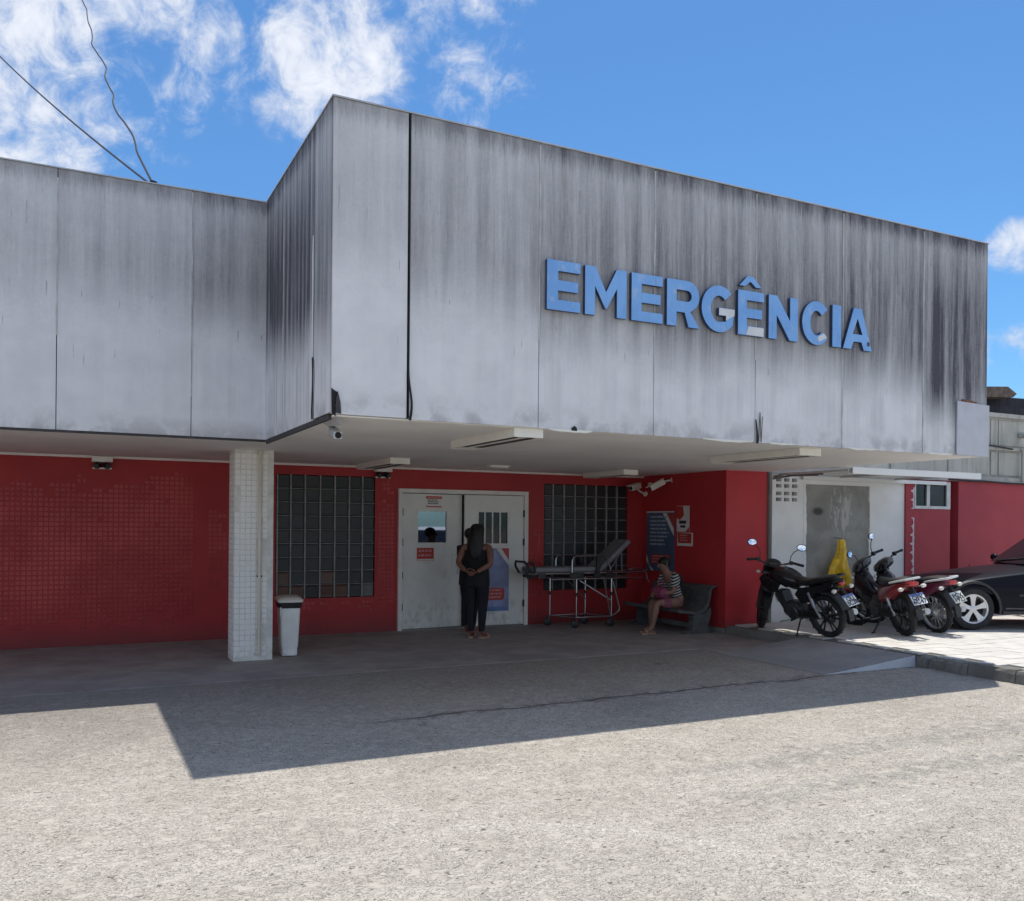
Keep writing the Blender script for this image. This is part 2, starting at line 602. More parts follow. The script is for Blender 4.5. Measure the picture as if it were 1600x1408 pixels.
def concrete_mat(name, a, b, streak=.5, dark=(.10, .10, .09)):
    m_, t = new_mat(name)
    p = t.n('NewGeometry').outputs['Position']
    x, y, z = t.xyz(p)
    n1 = t.noise(p, 1.3, 5, .6, .3); n2 = t.noise(p, 12, 5, .62, .3); n3 = t.noise(t.scale(p, 1, 1, .08), 9, 4)
    c = t.mix(t.ss(n1, .3, .7), a, b)
    c = t.mix(t.math('MULTIPLY', t.ss(n3, .5, .75), streak), c, dark)
    c = t.mix(t.math('MULTIPLY', t.ss(n2, .58, .72), .35), c, tuple(k * .55 for k in a))
    t.out(c, .88, 0, t.bump(n2, .3, .01), .3)
    return m_


def plaster_patch_mat():
    m_, t = new_mat('raw_cement_patch')
    p = t.n('NewGeometry').outputs['Position']
    n1 = t.noise(p, 2.0, 5, .6, .5); n2 = t.noise(t.scale(p, 1, 1, .35), 9, 5, .65, 1.2)
    c = t.mix(t.ss(n1, .3, .7), (.27, .265, .25), (.38, .375, .35))
    d = t.vmath('DISTANCE', t.scale(p, 1, 0, .62), (9.50, 0, 1.16))
    lime = t.math('MULTIPLY', t.ss(d, .40, .12), t.ss(n2, .50, .58))
    c = t.mix(t.math('MULTIPLY', lime, .75), c, (.58, .57, .55))
    d2 = t.vmath('DISTANCE', t.scale(p, 1, 0, 1.8), (8.98, 0, 3.38))
    c = t.mix(t.ss(d2, .16, .06), c, (.09, .085, .08))
    t.out(c, .9, 0, t.bump(t.math('ADD', n1, t.math('MULTIPLY', n2, .5)), .35, .015), .25)
    return m_


def glass_mat(name, col, rough=.08):
    m_, t = new_mat(name)
    p = t.n('NewGeometry').outputs['Position']
    n = t.math('ADD', t.math('MULTIPLY', t.noise(p, 9, 3), .5), t.math('MULTIPLY', t.n('ObjectInfo').outputs['Random'], .5))
    c = t.mix(n, tuple(k * .45 for k in col), tuple(k * 1.55 for k in col))
    t.out(c, rough, 0, t.bump(n, .05, .01), .4)
    return m_


def stripes_mat():
    m_, t = new_mat('black_and_white_striped_cloth')
    o = t.n('TexCoord').outputs['Object']
    x, y, z = t.xyz(o)
    k = t.math('ADD', t.math('MULTIPLY', z, 24.0), t.math('MULTIPLY', y, 10.0))
    s_ = t.ss(t.math('FRACT', k), .48, .54)
    s_ = t.math('MULTIPLY', s_, t.ss(t.math('SUBTRACT', y, t.math('MULTIPLY', z, .36)), -.20, -.17))
    c = t.mix(s_, (.010, .010, .012), (.46, .45, .43))
    t.out(c, .85)
    return m_


def car_paint(name, col):
    m_, t = new_mat(name)
    p = t.n('TexCoord').outputs['Object']
    z = t.xyz(p)[2]
    n = t.noise(p, 5, 4)
    c = t.mix(n, tuple(k * .85 for k in col), tuple(k * 1.15 for k in col))
    c = t.mix(t.math('MULTIPLY', t.ss(t.math('ADD', z, t.math('MULTIPLY', n, .3)), .50, .20), .25), c, (.12, .11, .10))
    t.out(c, .38, .0, None, .12, .03)
    return m_


def door_mat():
    m_, t = new_mat('dirty_white_door_paint')
    p = t.n('NewGeometry').outputs['Position']
    x, y, z = t.xyz(p)
    n1 = t.noise(p, 3, 4); n2 = t.noise(t.scale(p, 1, 1, .6), 11, 5, .65, .6); n3 = t.noise(t.scale(p, 4, 1, 26), 3.0, 3)
    c = t.mix(t.ss(n1, .3, .7), (.74, .73, .69), (.80, .79, .755))
    hand = t.math('MULTIPLY', t.ss(t.math('ABSOLUTE', t.math('SUBTRACT', x, 3.69)), .55, .05), t.ss(t.math('ABSOLUTE', t.math('SUBTRACT', z, 1.0)), .5, .1))
    low = t.ss(z, .75, .1)
    dirt = t.math('MULTIPLY', t.math('MAXIMUM', hand, low), t.ss(n2, .46, .70))
    c = t.mix(t.math('MULTIPLY', dirt, .5), c, (.30, .28, .25))
    sc = t.math('MULTIPLY', t.ss(n3, .70, .76), t.ss(n1, .45, .6))
    c = t.mix(t.math('MULTIPLY', sc, .5), c, (.25, .24, .22))
    t.out(c, .5, 0, t.bump(n1, .03, .01), .4)
    return m_


MT = dict(
    ground=ground_mat(), floor=floor_mat(), paving=paving_mat(), fascia=fascia_mat(),
    red=red_mat('dark_red_gloss_paint', (.37, .030, .034), (.44, .038, .040), .5),
    redtile=red_mat('red_mosaic_tile', (.42, .055, .058), (.52, .08, .078), .34, .3),  # lighter red puts the sheen of the glossy tiles into the colour
    redpier=red_mat('bright_red_paint', (.46, .034, .042), (.52, .040, .046), .5, .2),
    redwall=red_mat('faded_red_paint', (.36, .045, .062), (.42, .055, .07), .6, .15),
    wtile=white_tile_mat(),
    white=plain('white_wall_paint', (.87, .86, .845), .7, var=.06, scale=2, bump=.06, world=True),
    ceil=plain('off_white_soffit', (.87, .84, .79), .75, var=.05, scale=1.2, bump=.05, bscale=20, world=True),
    door=door_mat(),
    frame=plain('cream_frame_paint', (.78, .74, .70), .5, var=.06),
    fitting=plain('cream_enamel', (.80, .78, .70), .45, var=.05),
    tube=plain('frosted_lamp_tube', (.78, .78, .76), .35, var=.02),
    gap=plain('black_gap', (.012, .012, .014), .8, var=.2),
    drip=plain('dark_drip_edge', (.045, .042, .045), .7, var=.25, scale=14),
    block=glass_mat('dark_glass_block', (.022, .024, .028), .34),
    blockred=glass_mat('reddish_glass_block', (.075, .024, .018), .2),
    blockpale=glass_mat('pale_glass_block', (.13, .13, .125), .25),
    flap=plain('grey_sheet_flap', (.45, .455, .48), .6, var=.1),
    sealant=plain('pale_joint_sealant', (.50, .49, .48), .7, var=.2, scale=5, world=True),
    grout=plain('dirty_white_grout', (.66, .64, .60), .8, var=.12, scale=8, world=True),
    mirror=plain('mirror_glass', (.80, .82, .85), .03, 1.0, var=.02),
    joint=plain('dark_mortar', (.24, .235, .225), .8, var=.2),
    mull=plain('grey_mortar', (.31, .30, .285), .75, var=.2, scale=12),
    glass=glass_mat('dark_window_glass', (.012, .014, .018), .03),
    mirrorglass=plain('mirror_film_glass', (.24, .26, .30), .02, 1.0, var=.03),
    conc=concrete_mat('weathered_concrete', (.42, .42, .38), (.52, .51, .47), .4),
    kerb=concrete_mat('old_kerb_concrete', (.15, .145, .13), (.25, .24, .22), .3),
    ramp=concrete_mat('ramp_concrete', (.23, .225, .23), (.30, .295, .295), .15),
    rampside=concrete_mat('pale_ramp_edge', (.44, .46, .50), (.52, .54, .57), .1),
    plaster=plaster_patch_mat(),
    base=concrete_mat('grey_base', (.20, .20, .19), (.28, .28, .26), .3),
    slate=concrete_mat('dark_slate_roof', (.030, .031, .040), (.055, .055, .066), .5, (.02, .02, .025)),
    brown=plain('brown_roof_tile', (.17, .125, .10), .85, var=.3, scale=9, bump=.4),
    blue=None,
    bluedark=plain('dark_blue_letter_return', (.035, .06, .12), .4),
    silver=plain('silver_backing', (.70, .71, .73), .35, var=.06),
    black=plain('black_plastic', (.018, .018, .02), .45, var=.25, scale=10),
    blackgloss=plain('black_gloss_paint', (.012, .012, .016), .22, var=.2, coat=.3),
    rubber=plain('tyre_rubber', (.022, .022, .023), .82, var=.25, scale=20, bump=.3),
    greyrubber=plain('dusty_tread', (.045, .044, .043), .9, var=.3, scale=20, bump=.3),
    steel=plain('brushed_steel', (.40, .41, .43), .36, .9, var=.1),
    alu=plain('grey_alloy', (.50, .50, .50), .42, .6, var=.1),
    engine=plain('dull_engine_metal', (.08, .08, .085), .5, .6, var=.3),
    chrome=plain('chrome', (.50, .51, .53), .25, 1.0, var=.02),
    redbike=plain('dark_red_bike_paint', (.24, .022, .026), .2, var=.08, coat=.6),
    maroon=plain('maroon_bike_paint', (.12, .018, .045), .2, var=.1, coat=.6),
    redlens=plain('red_lens', (.50, .035, .03), .15, var=.05, coat=.4),
    clear=plain('clear_lens', (.75, .72, .66), .12, var=.04, coat=.4),
    amber=plain('amber_lens', (.7, .30, .06), .15, var=.05, coat=.4),
    plate=plain('white_plate', (.74, .76, .80), .4, var=.05),
    plategrey=plain('old_grey_plate', (.62, .63, .60), .45, var=.1),
    plateblue=plain('plate_blue', (.10, .16, .42), .4),
    ink=plain('black_ink', (.02, .025, .03), .6),
    seat=plain('black_vinyl', (.02, .02, .022), .42, var=.2),
    carblack=car_paint('dark_car_paint', (.008, .0085, .013)),
    carwhite=car_paint('white_car_paint', (.72, .73, .74)),
    skin=plain('brown_skin', (.20, .090, .062), .55, var=.08),
    skin2=plain('tan_skin', (.24, .125, .09), .55, var=.08),
    hair=plain('black_hair', (.006, .005, .005), .55, var=.3, scale=30, bump=.4),
    blackcloth=plain('black_cloth', (.010, .010, .012), .9, var=.25, scale=14, bump=.25, bscale=14),
    navycloth=plain('dark_navy_cloth', (.011, .011, .018), .9, var=.2, scale=14, bump=.2, bscale=14),
    pinkcloth=plain('dusty_pink_cloth', (.23, .07, .10), .85, var=.2, scale=12, bump=.3, bscale=14),
    bag=plain('maroon_bag_cloth', (.22, .035, .085), .75, var=.25, scale=12, bump=.4, bscale=10),
    stripes=stripes_mat(),
    sandal=plain('tan_sandal', (.42, .24, .17), .6),
    sandalred=plain('reddish_sandal', (.30, .10, .10), .6),
    yellow=plain('yellow_raincoat_vinyl', (.90, .56, .03), .42, var=.18, scale=10, bump=.3, bscale=9),
    mattress=plain('grey_vinyl_mattress', (.20, .205, .22), .45, var=.1, scale=8, bump=.15, bscale=14),
    bench=plain('dark_grey_concrete_bench', (.085, .088, .09), .85, var=.2, scale=10, bump=.2),
    bin=plain('off_white_plastic', (.74, .74, .72), .45, var=.06),
    binlid=plain('cream_plastic_lid', (.66, .63, .56), .4, var=.06),
    signwhite=plain('white_sign_board', (.72, .68, .66), .5, var=.05),
    signred=plain('red_sign_print', (.48, .05, .04), .5, var=.08),
    signblue=plain('blue_poster_print', (.075, .12, .21), .45, var=.15, scale=4),
    bannerblue=plain('lilac_blue_banner_print', (.27, .31, .52), .5, var=.25, scale=5),
    text=plain('pale_print', (.40, .45, .55), .6),
    textpink=plain('pink_print', (.62, .28, .30), .6),
    textwhite=plain('white_print', (.75, .70, .70), .6),
    cable=plain('black_cable', (.012, .012, .015), .6),
    pipe=plain('cream_pipe', (.62, .56, .46), .45, var=.08, scale=3),
    remnant=plain('pinkish_white_paint_remnant', (.66, .56, .57), .8, var=.1),
    rust=plain('rust_stain', (.22, .11, .07), .9, var=.3, scale=12),
)


def blue_mat():
    m_, t = new_mat('worn_blue_letter_film')
    p = t.n('NewGeometry').outputs['Position']
    n = t.noise(p, 2.2, 4, .6, .4); n2 = t.noise(p, 11, 4, .6)
    c = t.mix(t.ss(n, .35, .7), (.17, .39, .78), (.22, .46, .86))
    c = t.mix(t.math('MULTIPLY', t.ss(n2, .56, .72), .45), c, (.46, .56, .74))
    c = t.mix(t.math('MULTIPLY', t.ss(t.noise(t.scale(p, 1, 1, .12), 38, 4), .56, .72), .35), c, (.12, .20, .36))
    t.out(c, .38, 0, None, .5)
    return m_


MT['blue'] = blue_mat()

# ------------------------------------------------------------------ ground, floor, sidewalk
b = MB()
b.add([(-250, -250, 0), (250, -250, 0), (250, 250, 0), (-250, 250, 0)], [(0, 1, 2, 3)])
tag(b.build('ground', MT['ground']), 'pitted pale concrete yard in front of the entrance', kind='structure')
b = MB()
b.box(-9, 2.47, -.05, 5.62, 5.86, .006)
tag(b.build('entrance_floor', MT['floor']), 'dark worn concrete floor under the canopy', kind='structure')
b = MB()
b.add([(5.62, 2.1, .004), (7.0, 2.1, .004), (7.0, 5.86, .004), (5.62, 5.86, .004)], [(0, 1, 2, 3)])
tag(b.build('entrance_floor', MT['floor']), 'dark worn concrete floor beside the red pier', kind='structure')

side = thing('sidewalk', 'raised sunlit sidewalk where the motorcycles and the car stand', None)
side['kind'] = 'structure'
b = MB()
b.box(7.22, -5.0, -.05, 30, 3.66, .115)
b.box(7.065, 2.10, -.05, 7.22, 3.66, .115)
b.build('paving_bed', MT['kerb'], side)
# paving slabs, one mesh shared
b = MB(); b.box(0, 0, 0, .392, .242, .022)
slab_me = b.mesh('paving_slab', MT['paving'])
for j in range(19):
    y = -1.1 + j * .25
    for i in range(14):
        x = 7.225 + i * .4 - (.2 if j % 2 else 0)
        if x < 7.22: x += .0
        if x + .392 < 7.3 or x < 7.2: continue
        if y + .242 > 3.65: continue
        o = link('paving_slab', slab_me, side)
        o.location = (x, y, .110 + random.uniform(-.0015, .0015))
b = MB()
b.box(12.85, -5, .1, 30, 3.66, .131); b.box(7.225, -5, .1, 12.85, -1.112, .130)
b.build('paving_sheet', MT['paving'], side)
# kerb stones, several broken
ky = .30
for n_ in range(12):
    ln = [.16, .22, .30, .55, .8, .8, .8, .8, .8, .8, .8, .8][n_]
    dz = [-.012, -.03, .0, .004, 0, .003, 0, 0, 0, 0, 0, 0][n_]
    dx = [.0, .02, -.015, .0, .004, 0, 0, 0, 0, 0, 0, 0][n_]
    b = MB()
    rnd = random.Random(n_)
    segs = 6
    rings = []
    for i in range(segs + 1):
        y = ky - ln * i / segs - .004
        if i == segs: y += .008
        j = lambda a: rnd.uniform(-a, a)
        am = .012 if n_ < 4 else .004
        rings.append([(7.04 + dx + j(am), y, -.03), (7.055 + dx + j(am), y, .095 + dz + j(am)), (7.075 + dx + j(am), y, .133 + dz + j(am * .7)),
                      (7.215, y, .134 + dz + j(am * .4)), (7.215, y, -.03)])
    b.loft(rings)
    b.build('kerb_stone', MT['kerb'], side)
    ky -= ln
b = MB(); b.tube([(7.06, 2.08, .08), (7.06, 3.0, .08), (7.06, 3.66, .08)], .012, 6)
# wedge ramp from the yard up to the sidewalk
b = MB()
nx, ny = 14, 8
P_ = lambda i, j: (5.60 + 1.46 * i / nx, .31 + 1.79 * j / ny,
                   .003 + .129 * (i / nx) ** 1.15 + .004 * noise.noise(Vector((i * .9, j * .7, 3))) * (1 if 0 < i < nx else 0))
top_ = [P_(i, j) for j in range(ny + 1) for i in range(nx + 1)]
fs = [(j * (nx + 1) + i, j * (nx + 1) + i + 1, (j + 1) * (nx + 1) + i + 1, (j + 1) * (nx + 1) + i) for j in range(ny) for i in range(nx)]
b.add(top_, fs)
ramp = tag(b.build('ramp', MT['ramp'], smooth=True), 'low grey concrete ramp rising to the sidewalk', kind='structure')
b = MB()
for y, s_ in ((.31, -1), (2.1, 1)):
    pts = [P_(i, 0 if s_ < 0 else ny) for i in range(nx + 1)]
    lo = [(p[0], y + s_ * .012, -.01) for p in pts]
    hi = [(p[0], y + s_ * .002, p[2] - .002) for p in pts]
    b.add(lo + hi, [(i, i + 1, nx + 1 + i + 1, nx + 1 + i) for i in range(nx)])
b.build('ramp_side', MT['rampside'], ramp)

# ------------------------------------------------------------------ main building
bld = thing('hospital_building', 'low red clinic building with stained grey fascia above the entrance', 'building')
D = 5.864
ZC = 2.475
FT = 4.988
winL = (.78, 2.245, .535, 2.315)
winR = (5.115, 6.745, .55, 2.295)
door_ = (2.62, 4.79, 0, 2.15)
b = hwall(-9, 7.06, 0, ZC, [winL, winR, door_], D, D + .22)
b.build('back_wall', MT['red'], bld)
b = MB()
b.box(7.06, 3.68, .075, 7.868, D + .3, ZC); b.build('pier', MT['redpier'], bld)
b = MB(); b.box(7.075, 3.70, 0, 7.868, D, .074); b.box(7.05, 3.675, .06, 7.872, 3.69, .0755)
b.build('pier_base', MT['base'], bld)
# pipe beside the pier
b = MB(); b.tube([(7.91, 3.66, .13), (7.91, 3.66, ZC)], .032, 8)
b.build('drain_pipe', MT['base'], bld, True)
# soffit, roof deck
b = MB()
b.box(.03, .035, ZC, 7.87, D + 6, ZC + .012)
b.box(-9, 2.66, ZC, .03, D + 6, ZC + .012)
b.build('soffit', MT['ceil'], bld)
b = MB()
b.box(.06, .06, ZC + .014, 7.86, D + 6, ZC + .2)
b.box(-9, 2.69, ZC + .014, .06, D + 6, ZC + .2)
b.build('roof', MT['conc'], bld)
b = MB(); b.box(-9, D - .03, ZC - .03, 7.06, D - .002, ZC - .001); b.build('wall_cornice', MT['frame'], bld)
# rooms behind the openings stay dark
b = MB(); b.box(-9, D + .9, 0, 7.9, D + 1.0, ZC); b.build('inner_wall', MT['drip'], bld)


def panel(run0, run1, z0, z1, kind, stain, low, bulge=0.0, seed=0):
    """fascia panel as a thin sheet with a folded edge; kind 'x' faces -Y, 'y' faces -X"""
    b = MB()
    n, m_ = 8, 10
    g = .004
    a0, a1 = run0 + g, run1 - g
    off, th = (0, .03)
    def pos(u, v, w_):
        rr = a0 + (a1 - a0) * u; z = z0 + (z1 - z0) * v
        wob = bulge * math.sin(PI * u) * (.3 + .7 * math.sin(PI * v)) + .004 * noise.noise(Vector((rr * 1.3, z * .9, seed)))
        d = -wob + w_
        return (rr, base_y + d, z) if kind == 'x' else (base_x + d, rr, z)
    base_y = 0 if run0 >= -.001 else 2.63
    base_x = 0
    F = [pos(i / n, j / m_, 0) for j in range(m_ + 1) for i in range(n + 1)]
    Bk = [pos(i / n, j / m_, th) for j in range(m_ + 1) for i in range(n + 1)]
    q = lambda i, j: j * (n + 1) + i
    fs = [(q(i, j), q(i + 1, j), q(i + 1, j + 1), q(i, j + 1)) for j in range(m_) for i in range(n)]
    N = len(F)
    fs += [(q(i, j) + N, q(i, j + 1) + N, q(i + 1, j + 1) + N, q(i + 1, j) + N) for j in range(m_) for i in range(n)]
    for i in range(n):
        fs.append((q(i, 0), q(i, 0) + N, q(i + 1, 0) + N, q(i + 1, 0)))
        fs.append((q(i, m_), q(i + 1, m_), q(i + 1, m_) + N, q(i, m_) + N))
    for j in range(m_):
        fs.append((q(0, j), q(0, j + 1), q(0, j + 1) + N, q(0, j) + N))
        fs.append((q(n, j), q(n, j) + N, q(n, j + 1) + N, q(n, j + 1)))
    b.add(F + Bk, fs)
    o = b.build('fascia_panel', MT['fascia'], bld, smooth=True)
    o['stain'] = float(stain); o['stain_low'] = float(low)
    return o


xs = [0, .632, 1.85, 3.08, 4.32, 5.52, 6.77, 7.87]
for i in range(7):
    panel(xs[i] + (.0 if i != 1 else .012), xs[i + 1] - (0 if i else .004), [2.49, 2.482, 2.478, 2.476, 2.470, 2.468, 2.47][i], FT + [.0, .0, .002, 0, .001, 0, 0][i], 'x',
          [.45, .74, .95, 1.04, 1.08, 1.16, 1.32][i], [.50, .38, .30, .27, .31, .27, .16][i], [.0, .004, .006, .003, .008, .004, .002][i], i)
xl = [-8.05, -6.83, -5.62, -4.4, -3.18, -1.96, -.74, 0]
for i in range(7):
    panel(xl[i], xl[i + 1] + (.030 if i == 6 else 0), 2.497, FT, 'x', [.4, .4, .4, .42, .46, .60, .85][i], [.40, .4, .4, .4, .50, .52, .46][i], .003, 10 + i)
yl = [.034, .59, 1.78, 2.633]
for i in range(3):
    panel(yl[i], yl[i + 1] - (.0 if i < 2 else .0), [2.505, 2.495, 2.495][i], FT, 'y', [1.05, 1.45, 1.5][i], [.24, .27, .32][i], .004, 20 + i)
# backing behind the joints so the gaps read dark
b = MB()
b.box(.04, .036, ZC + .02, 7.84, .050, FT)
b.box(-8, 2.666, ZC + .02, -.04, 2.68, FT)
b.box(.036, .052, ZC + .02, .050, 2.70, FT)
b.build('fascia_backing', MT['gap'], bld)
# pale sealant still filling the upper joints
def sealant(x, y, z0, z1, axis, seed):
    r_ = random.Random(seed)
    b = MB(); n = 12; L = []
    for k in range(n + 1):
        z = z0 + (z1 - z0) * k / n; j = r_.uniform(-.0025, .0025); h = .0055 + r_.uniform(-.002, .003)
        if axis == 'x': L.append([(x + j - h, y - .0015, z), (x + j + h, y - .0015, z), (x + j + h, y + .01, z), (x + j - h, y + .01, z)])
        else: L.append([(x - .0015, y + j - h, z), (x - .0015, y + j + h, z), (x + .01, y + j + h, z), (x + .01, y + j - h, z)])
    b.loft(L); b.build('joint_sealant', MT['sealant'], bld)
for x, z0, z1 in ((1.85, 3.25, 4.97), (3.08, 2.95, 4.97), (4.32, 3.3, 4.97), (5.52, 2.55, 4.97), (6.77, 2.55, 4.97)): sealant(x, -.004, z0, z1, 'x', int(x * 10))
for x, z0, z1 in ((-1.96, 3.4, 4.9), (-.74, 2.9, 4.97)): sealant(x, 2.626, z0, z1, 'x', int(-x * 10))
sealant(-.004, 1.78, 2.6, 4.97, 'y', 3)
# top flashing
b = MB()
b.box(-.012, -.012, FT + .002, 7.875, .05, FT + .014); b.box(-8.05, 2.618, FT + .002, -.0125, 2.68, FT + .014); b.box(-.012, .0502, FT + .002, .05, 2.6175, FT + .014)
b.build('flashing', MT['alu'], bld)
# dark drip edges under the return and the left fascia
b = MB()
b.box(.004, .10, ZC - .022, .028, 2.62, 2.492); b.box(-9, 2.634, ZC - .002, .003, 2.658, 2.494)
b.build('drip_edge', MT['drip'], bld)
# joint tape hanging off the return and loose black sealant strips at joints
def strip(pts, wd, nm, mat):
    b = MB()
    L = []
    for (x, y, z, dx, dy) in pts:
        L.append([(x, y, z), (x + dx, y + dy, z), (x + dx, y + dy - .004, z), (x, y - .004, z)])
    b.loft(L)
    return b.build(nm, mat, bld)
strip([(-.006, .585 + .004 * math.sin(k * 1.7), 2.62 + k * .16, -.003, .030 if k < 9 else .018) for k in range(10)], 0, 'joint_tape', MT['silver'])
strip([(-.012, .550 + .01 * math.sin(k), 2.50 + k * .075, -.004, .026 + .012 * (k < 2)) for k in range(8)], 0, 'sealant_strip', MT['gap'])
strip([(.632 + .028 * math.sin(k * .5) * (1 - k / 9) , -.012 - .018 * (1 - k / 8), 2.47 + k * .052, .022 - .0012 * k, 0) for k in range(9)], 0, 'sealant_strip', MT['gap'])
strip([(.634, -.004, 2.49 + k * .25, .011, 0) for k in range(11)], 0, 'sealant_strip', MT['gap'])
strip([(4.318 + .006 * math.sin(k), -.012 - .01 * (1 - k / 4), 2.46 + k * .06, .028 - .004 * k, 0) for k in range(5)], 0, 'sealant_strip', MT['gap'])
strip([(4.35 + .05 * k / 3, -.016, 2.475 + (.30 if k < 2 else .26) * (k % 2), .006, 0) for k in range(4)], 0, 'sealant_strip', MT['drip'])
# broken corner
b = MB()
b.prism([(.0, 2.49), (.035, 2.47), (.03, 2.56), (.06, 2.60), (.045, 2.66), (-.003, 2.69)], lambda a, c, d: (a, d, c), -.010, -.004)
b.build('broken_corner', MT['gap'], bld)
b = MB()
b.prism([(.03, 2.50), (.075, 2.49), (.07, 2.58), (.045, 2.67), (.034, 2.60)], lambda a, c, d: (a, d, c), -.02, -.008)
b.build('torn_flap', MT['drip'], bld)
# repair sheet at the right end
b = MB()
b.prism([(7.315, 2.475), (7.872, 2.468), (7.878, 3.075), (7.322, 3.095)], lambda a, c, d: (a, d, c), -.028, -.012)
o = b.build('patch_panel', MT['silver'], bld)
o.data.materials[0] = plain('clean_light_grey_sheet', (.50, .51, .56), .55, var=.05)
b = MB()
b.prism([(7.40, 3.088), (7.62, 3.082), (7.70, 3.10), (7.60, 3.12), (7.42, 3.125)], lambda a, c, d: (a, d, c), -.006, -.003)
b.build('rust_patch', MT['rust'], bld)
# torn strips of soffit edge below the fascia
rnd = random.Random(5)
for x0, x1 in ((1.95, 2.40), (3.66, 4.28), (4.5, 4.85), (5.6, 6.05), (6.85, 7.25)):
    pts = [(x0, 2.472)]
    k = 7
    for i in range(1, k): pts.append((x0 + (x1 - x0) * i / k, 2.472 - rnd.uniform(.004, .016)))
    pts += [(x1, 2.472), (x1, 2.482), (x0, 2.482)]
    b = MB(); b.prism(pts, lambda a, c, d: (a, d, c), -.012, -.004)
    b.build('torn_edge', MT['fitting'], bld)
b = MB()
b.prism([(2.18, 2.474), (2.24, 2.472), (2.235, 2.50), (2.215, 2.515), (2.19, 2.50)], lambda a, c, d: (a, d, c), -.016, -.005)
b.build('dark_hole', MT['gap'], bld)


# mosaic tiles where they still show through the paint, sheen included in their red
def tile_field(x0, x1, z0, z1, keep, mat, y, pitch=.0625, g=.012, axis='x', rise=.0045, seed=0):
    b = MB()
    rnd = random.Random(seed)
    nx, nz = int((x1 - x0) / pitch), int((z1 - z0) / pitch)
    for i in range(nx):
        for k in range(nz):
            x, z = x0 + i * pitch, z0 + k * pitch
            if not keep(x, z, rnd): continue
            e = rise + rnd.uniform(-.0012, .0012)
            t1, t2 = rnd.uniform(-.0012, .0012), rnd.uniform(-.0012, .0012)
            s_ = pitch - g
            c = [(x, y, z), (x + s_, y, z), (x + s_, y, z + s_), (x, y, z + s_)]
            q = .005
            f = [(x + q, y - e - t1, z + q), (x + s_ - q, y - e + t1, z + q), (x + s_ - q, y - e + t2, z + s_ - q), (x + q, y - e - t2, z + s_ - q)]
            if axis == 'y':
                c = [(y + (a[1] - y), a[0], a[2]) for a in c]; f = [(y + (a[1] - y), a[0], a[2]) for a in f]
            b.add(c + f, [(4, 5, 6, 7), (0, 1, 5, 4), (1, 2, 6, 5), (2, 3, 7, 6), (3, 0, 4, 7)])
    return b


def keep_left(x, z, r_):
    n1 = noise.noise(Vector((x * 1.5, z * 1.7, 4))); n2 = noise.noise(Vector((x * 5, z * 9, 7)))
    if -.36 < x < -.16: return False
    if x > -.2: return .75 + n1 * .3 < z < 1.75 + n1 * .3 and n2 > -.25
    d = min(z - .30 - .10 * n1, 2.10 + .18 * n1 - z, (x + 4.4) * .5)
    return d + n2 * .22 + n1 * .10 > -.03 and r_.random() < .992


o = tile_field(-5.0, .55, .12, 2.4, keep_left, MT['redtile'], D - .001, seed=1).build('mosaic_tile_field', MT['redtile'], bld)
tag(o, kind='stuff')


def keep_mid(x, z, r_):
    if winL[0] - .06 < x < winL[1] - .02 and winL[2] - .07 < z < winL[3]: return False
    n1 = noise.noise(Vector((x * 2, z * 2, 9))); n2 = noise.noise(Vector((x * 6, z * 9, 2)))
    if x > 2.25: return .42 + n1 * .2 + n2 * .2 < z < 1.78 + n1 * .2 + n2 * .25 or (n2 > .28 and z > .4)
    return .34 + n1 * .1 < z < .58 and n2 > -.05


o = tile_field(.8, 2.60, .12, 2.4, keep_mid, MT['redtile'], D - .001, seed=2).build('mosaic_tile_field', MT['redtile'], bld)
tag(o, kind='stuff')
o = tile_field(4.80, 5.12, .12, 2.4, lambda x, z, r_: noise.noise(Vector((x * 7, z * 6, 5))) > (.02 if .35 < z < 1.5 else .3), MT['redtile'], D - .001, seed=3).build('mosaic_tile_field', MT['redtile'], bld)
tag(o, kind='stuff')

# column
b = MB(); b.box(-.125, 3.765, 0, .325, 4.14, ZC)
colm = b.build('column', MT['grout'], bld, bevel=.006)
o = tile_field(-.115, .32, .06, ZC - .02, lambda x, z, r_: noise.noise(Vector((x * 3, z * 2, 8))) > -.42, MT['wtile'], 3.765, .0625, .010, rise=.0030, seed=4).build('tile_field', MT['wtile'], colm)
tag(o, kind='stuff')
o = tile_field(3.78, 4.13, .06, ZC - .02, lambda x, z, r_: r_.random() < .97, MT['wtile'], -.125, .0625, .010, axis='y', rise=.0030, seed=5).build('tile_field', MT['wtile'], colm)
tag(o, kind='stuff')
b = MB(); b.tube([(.162, 3.738, .07), (.160, 3.738, 1.2), (.164, 3.738, 2.42), (.164, 3.76, 2.462)], .019, 10)
b.build('drain_pipe', MT['pipe'], colm, True)
b = MB(); b.box(.135, 3.728, .985, .19, 3.764, 1.003)
b.build('pipe_clip', MT['gap'], colm)

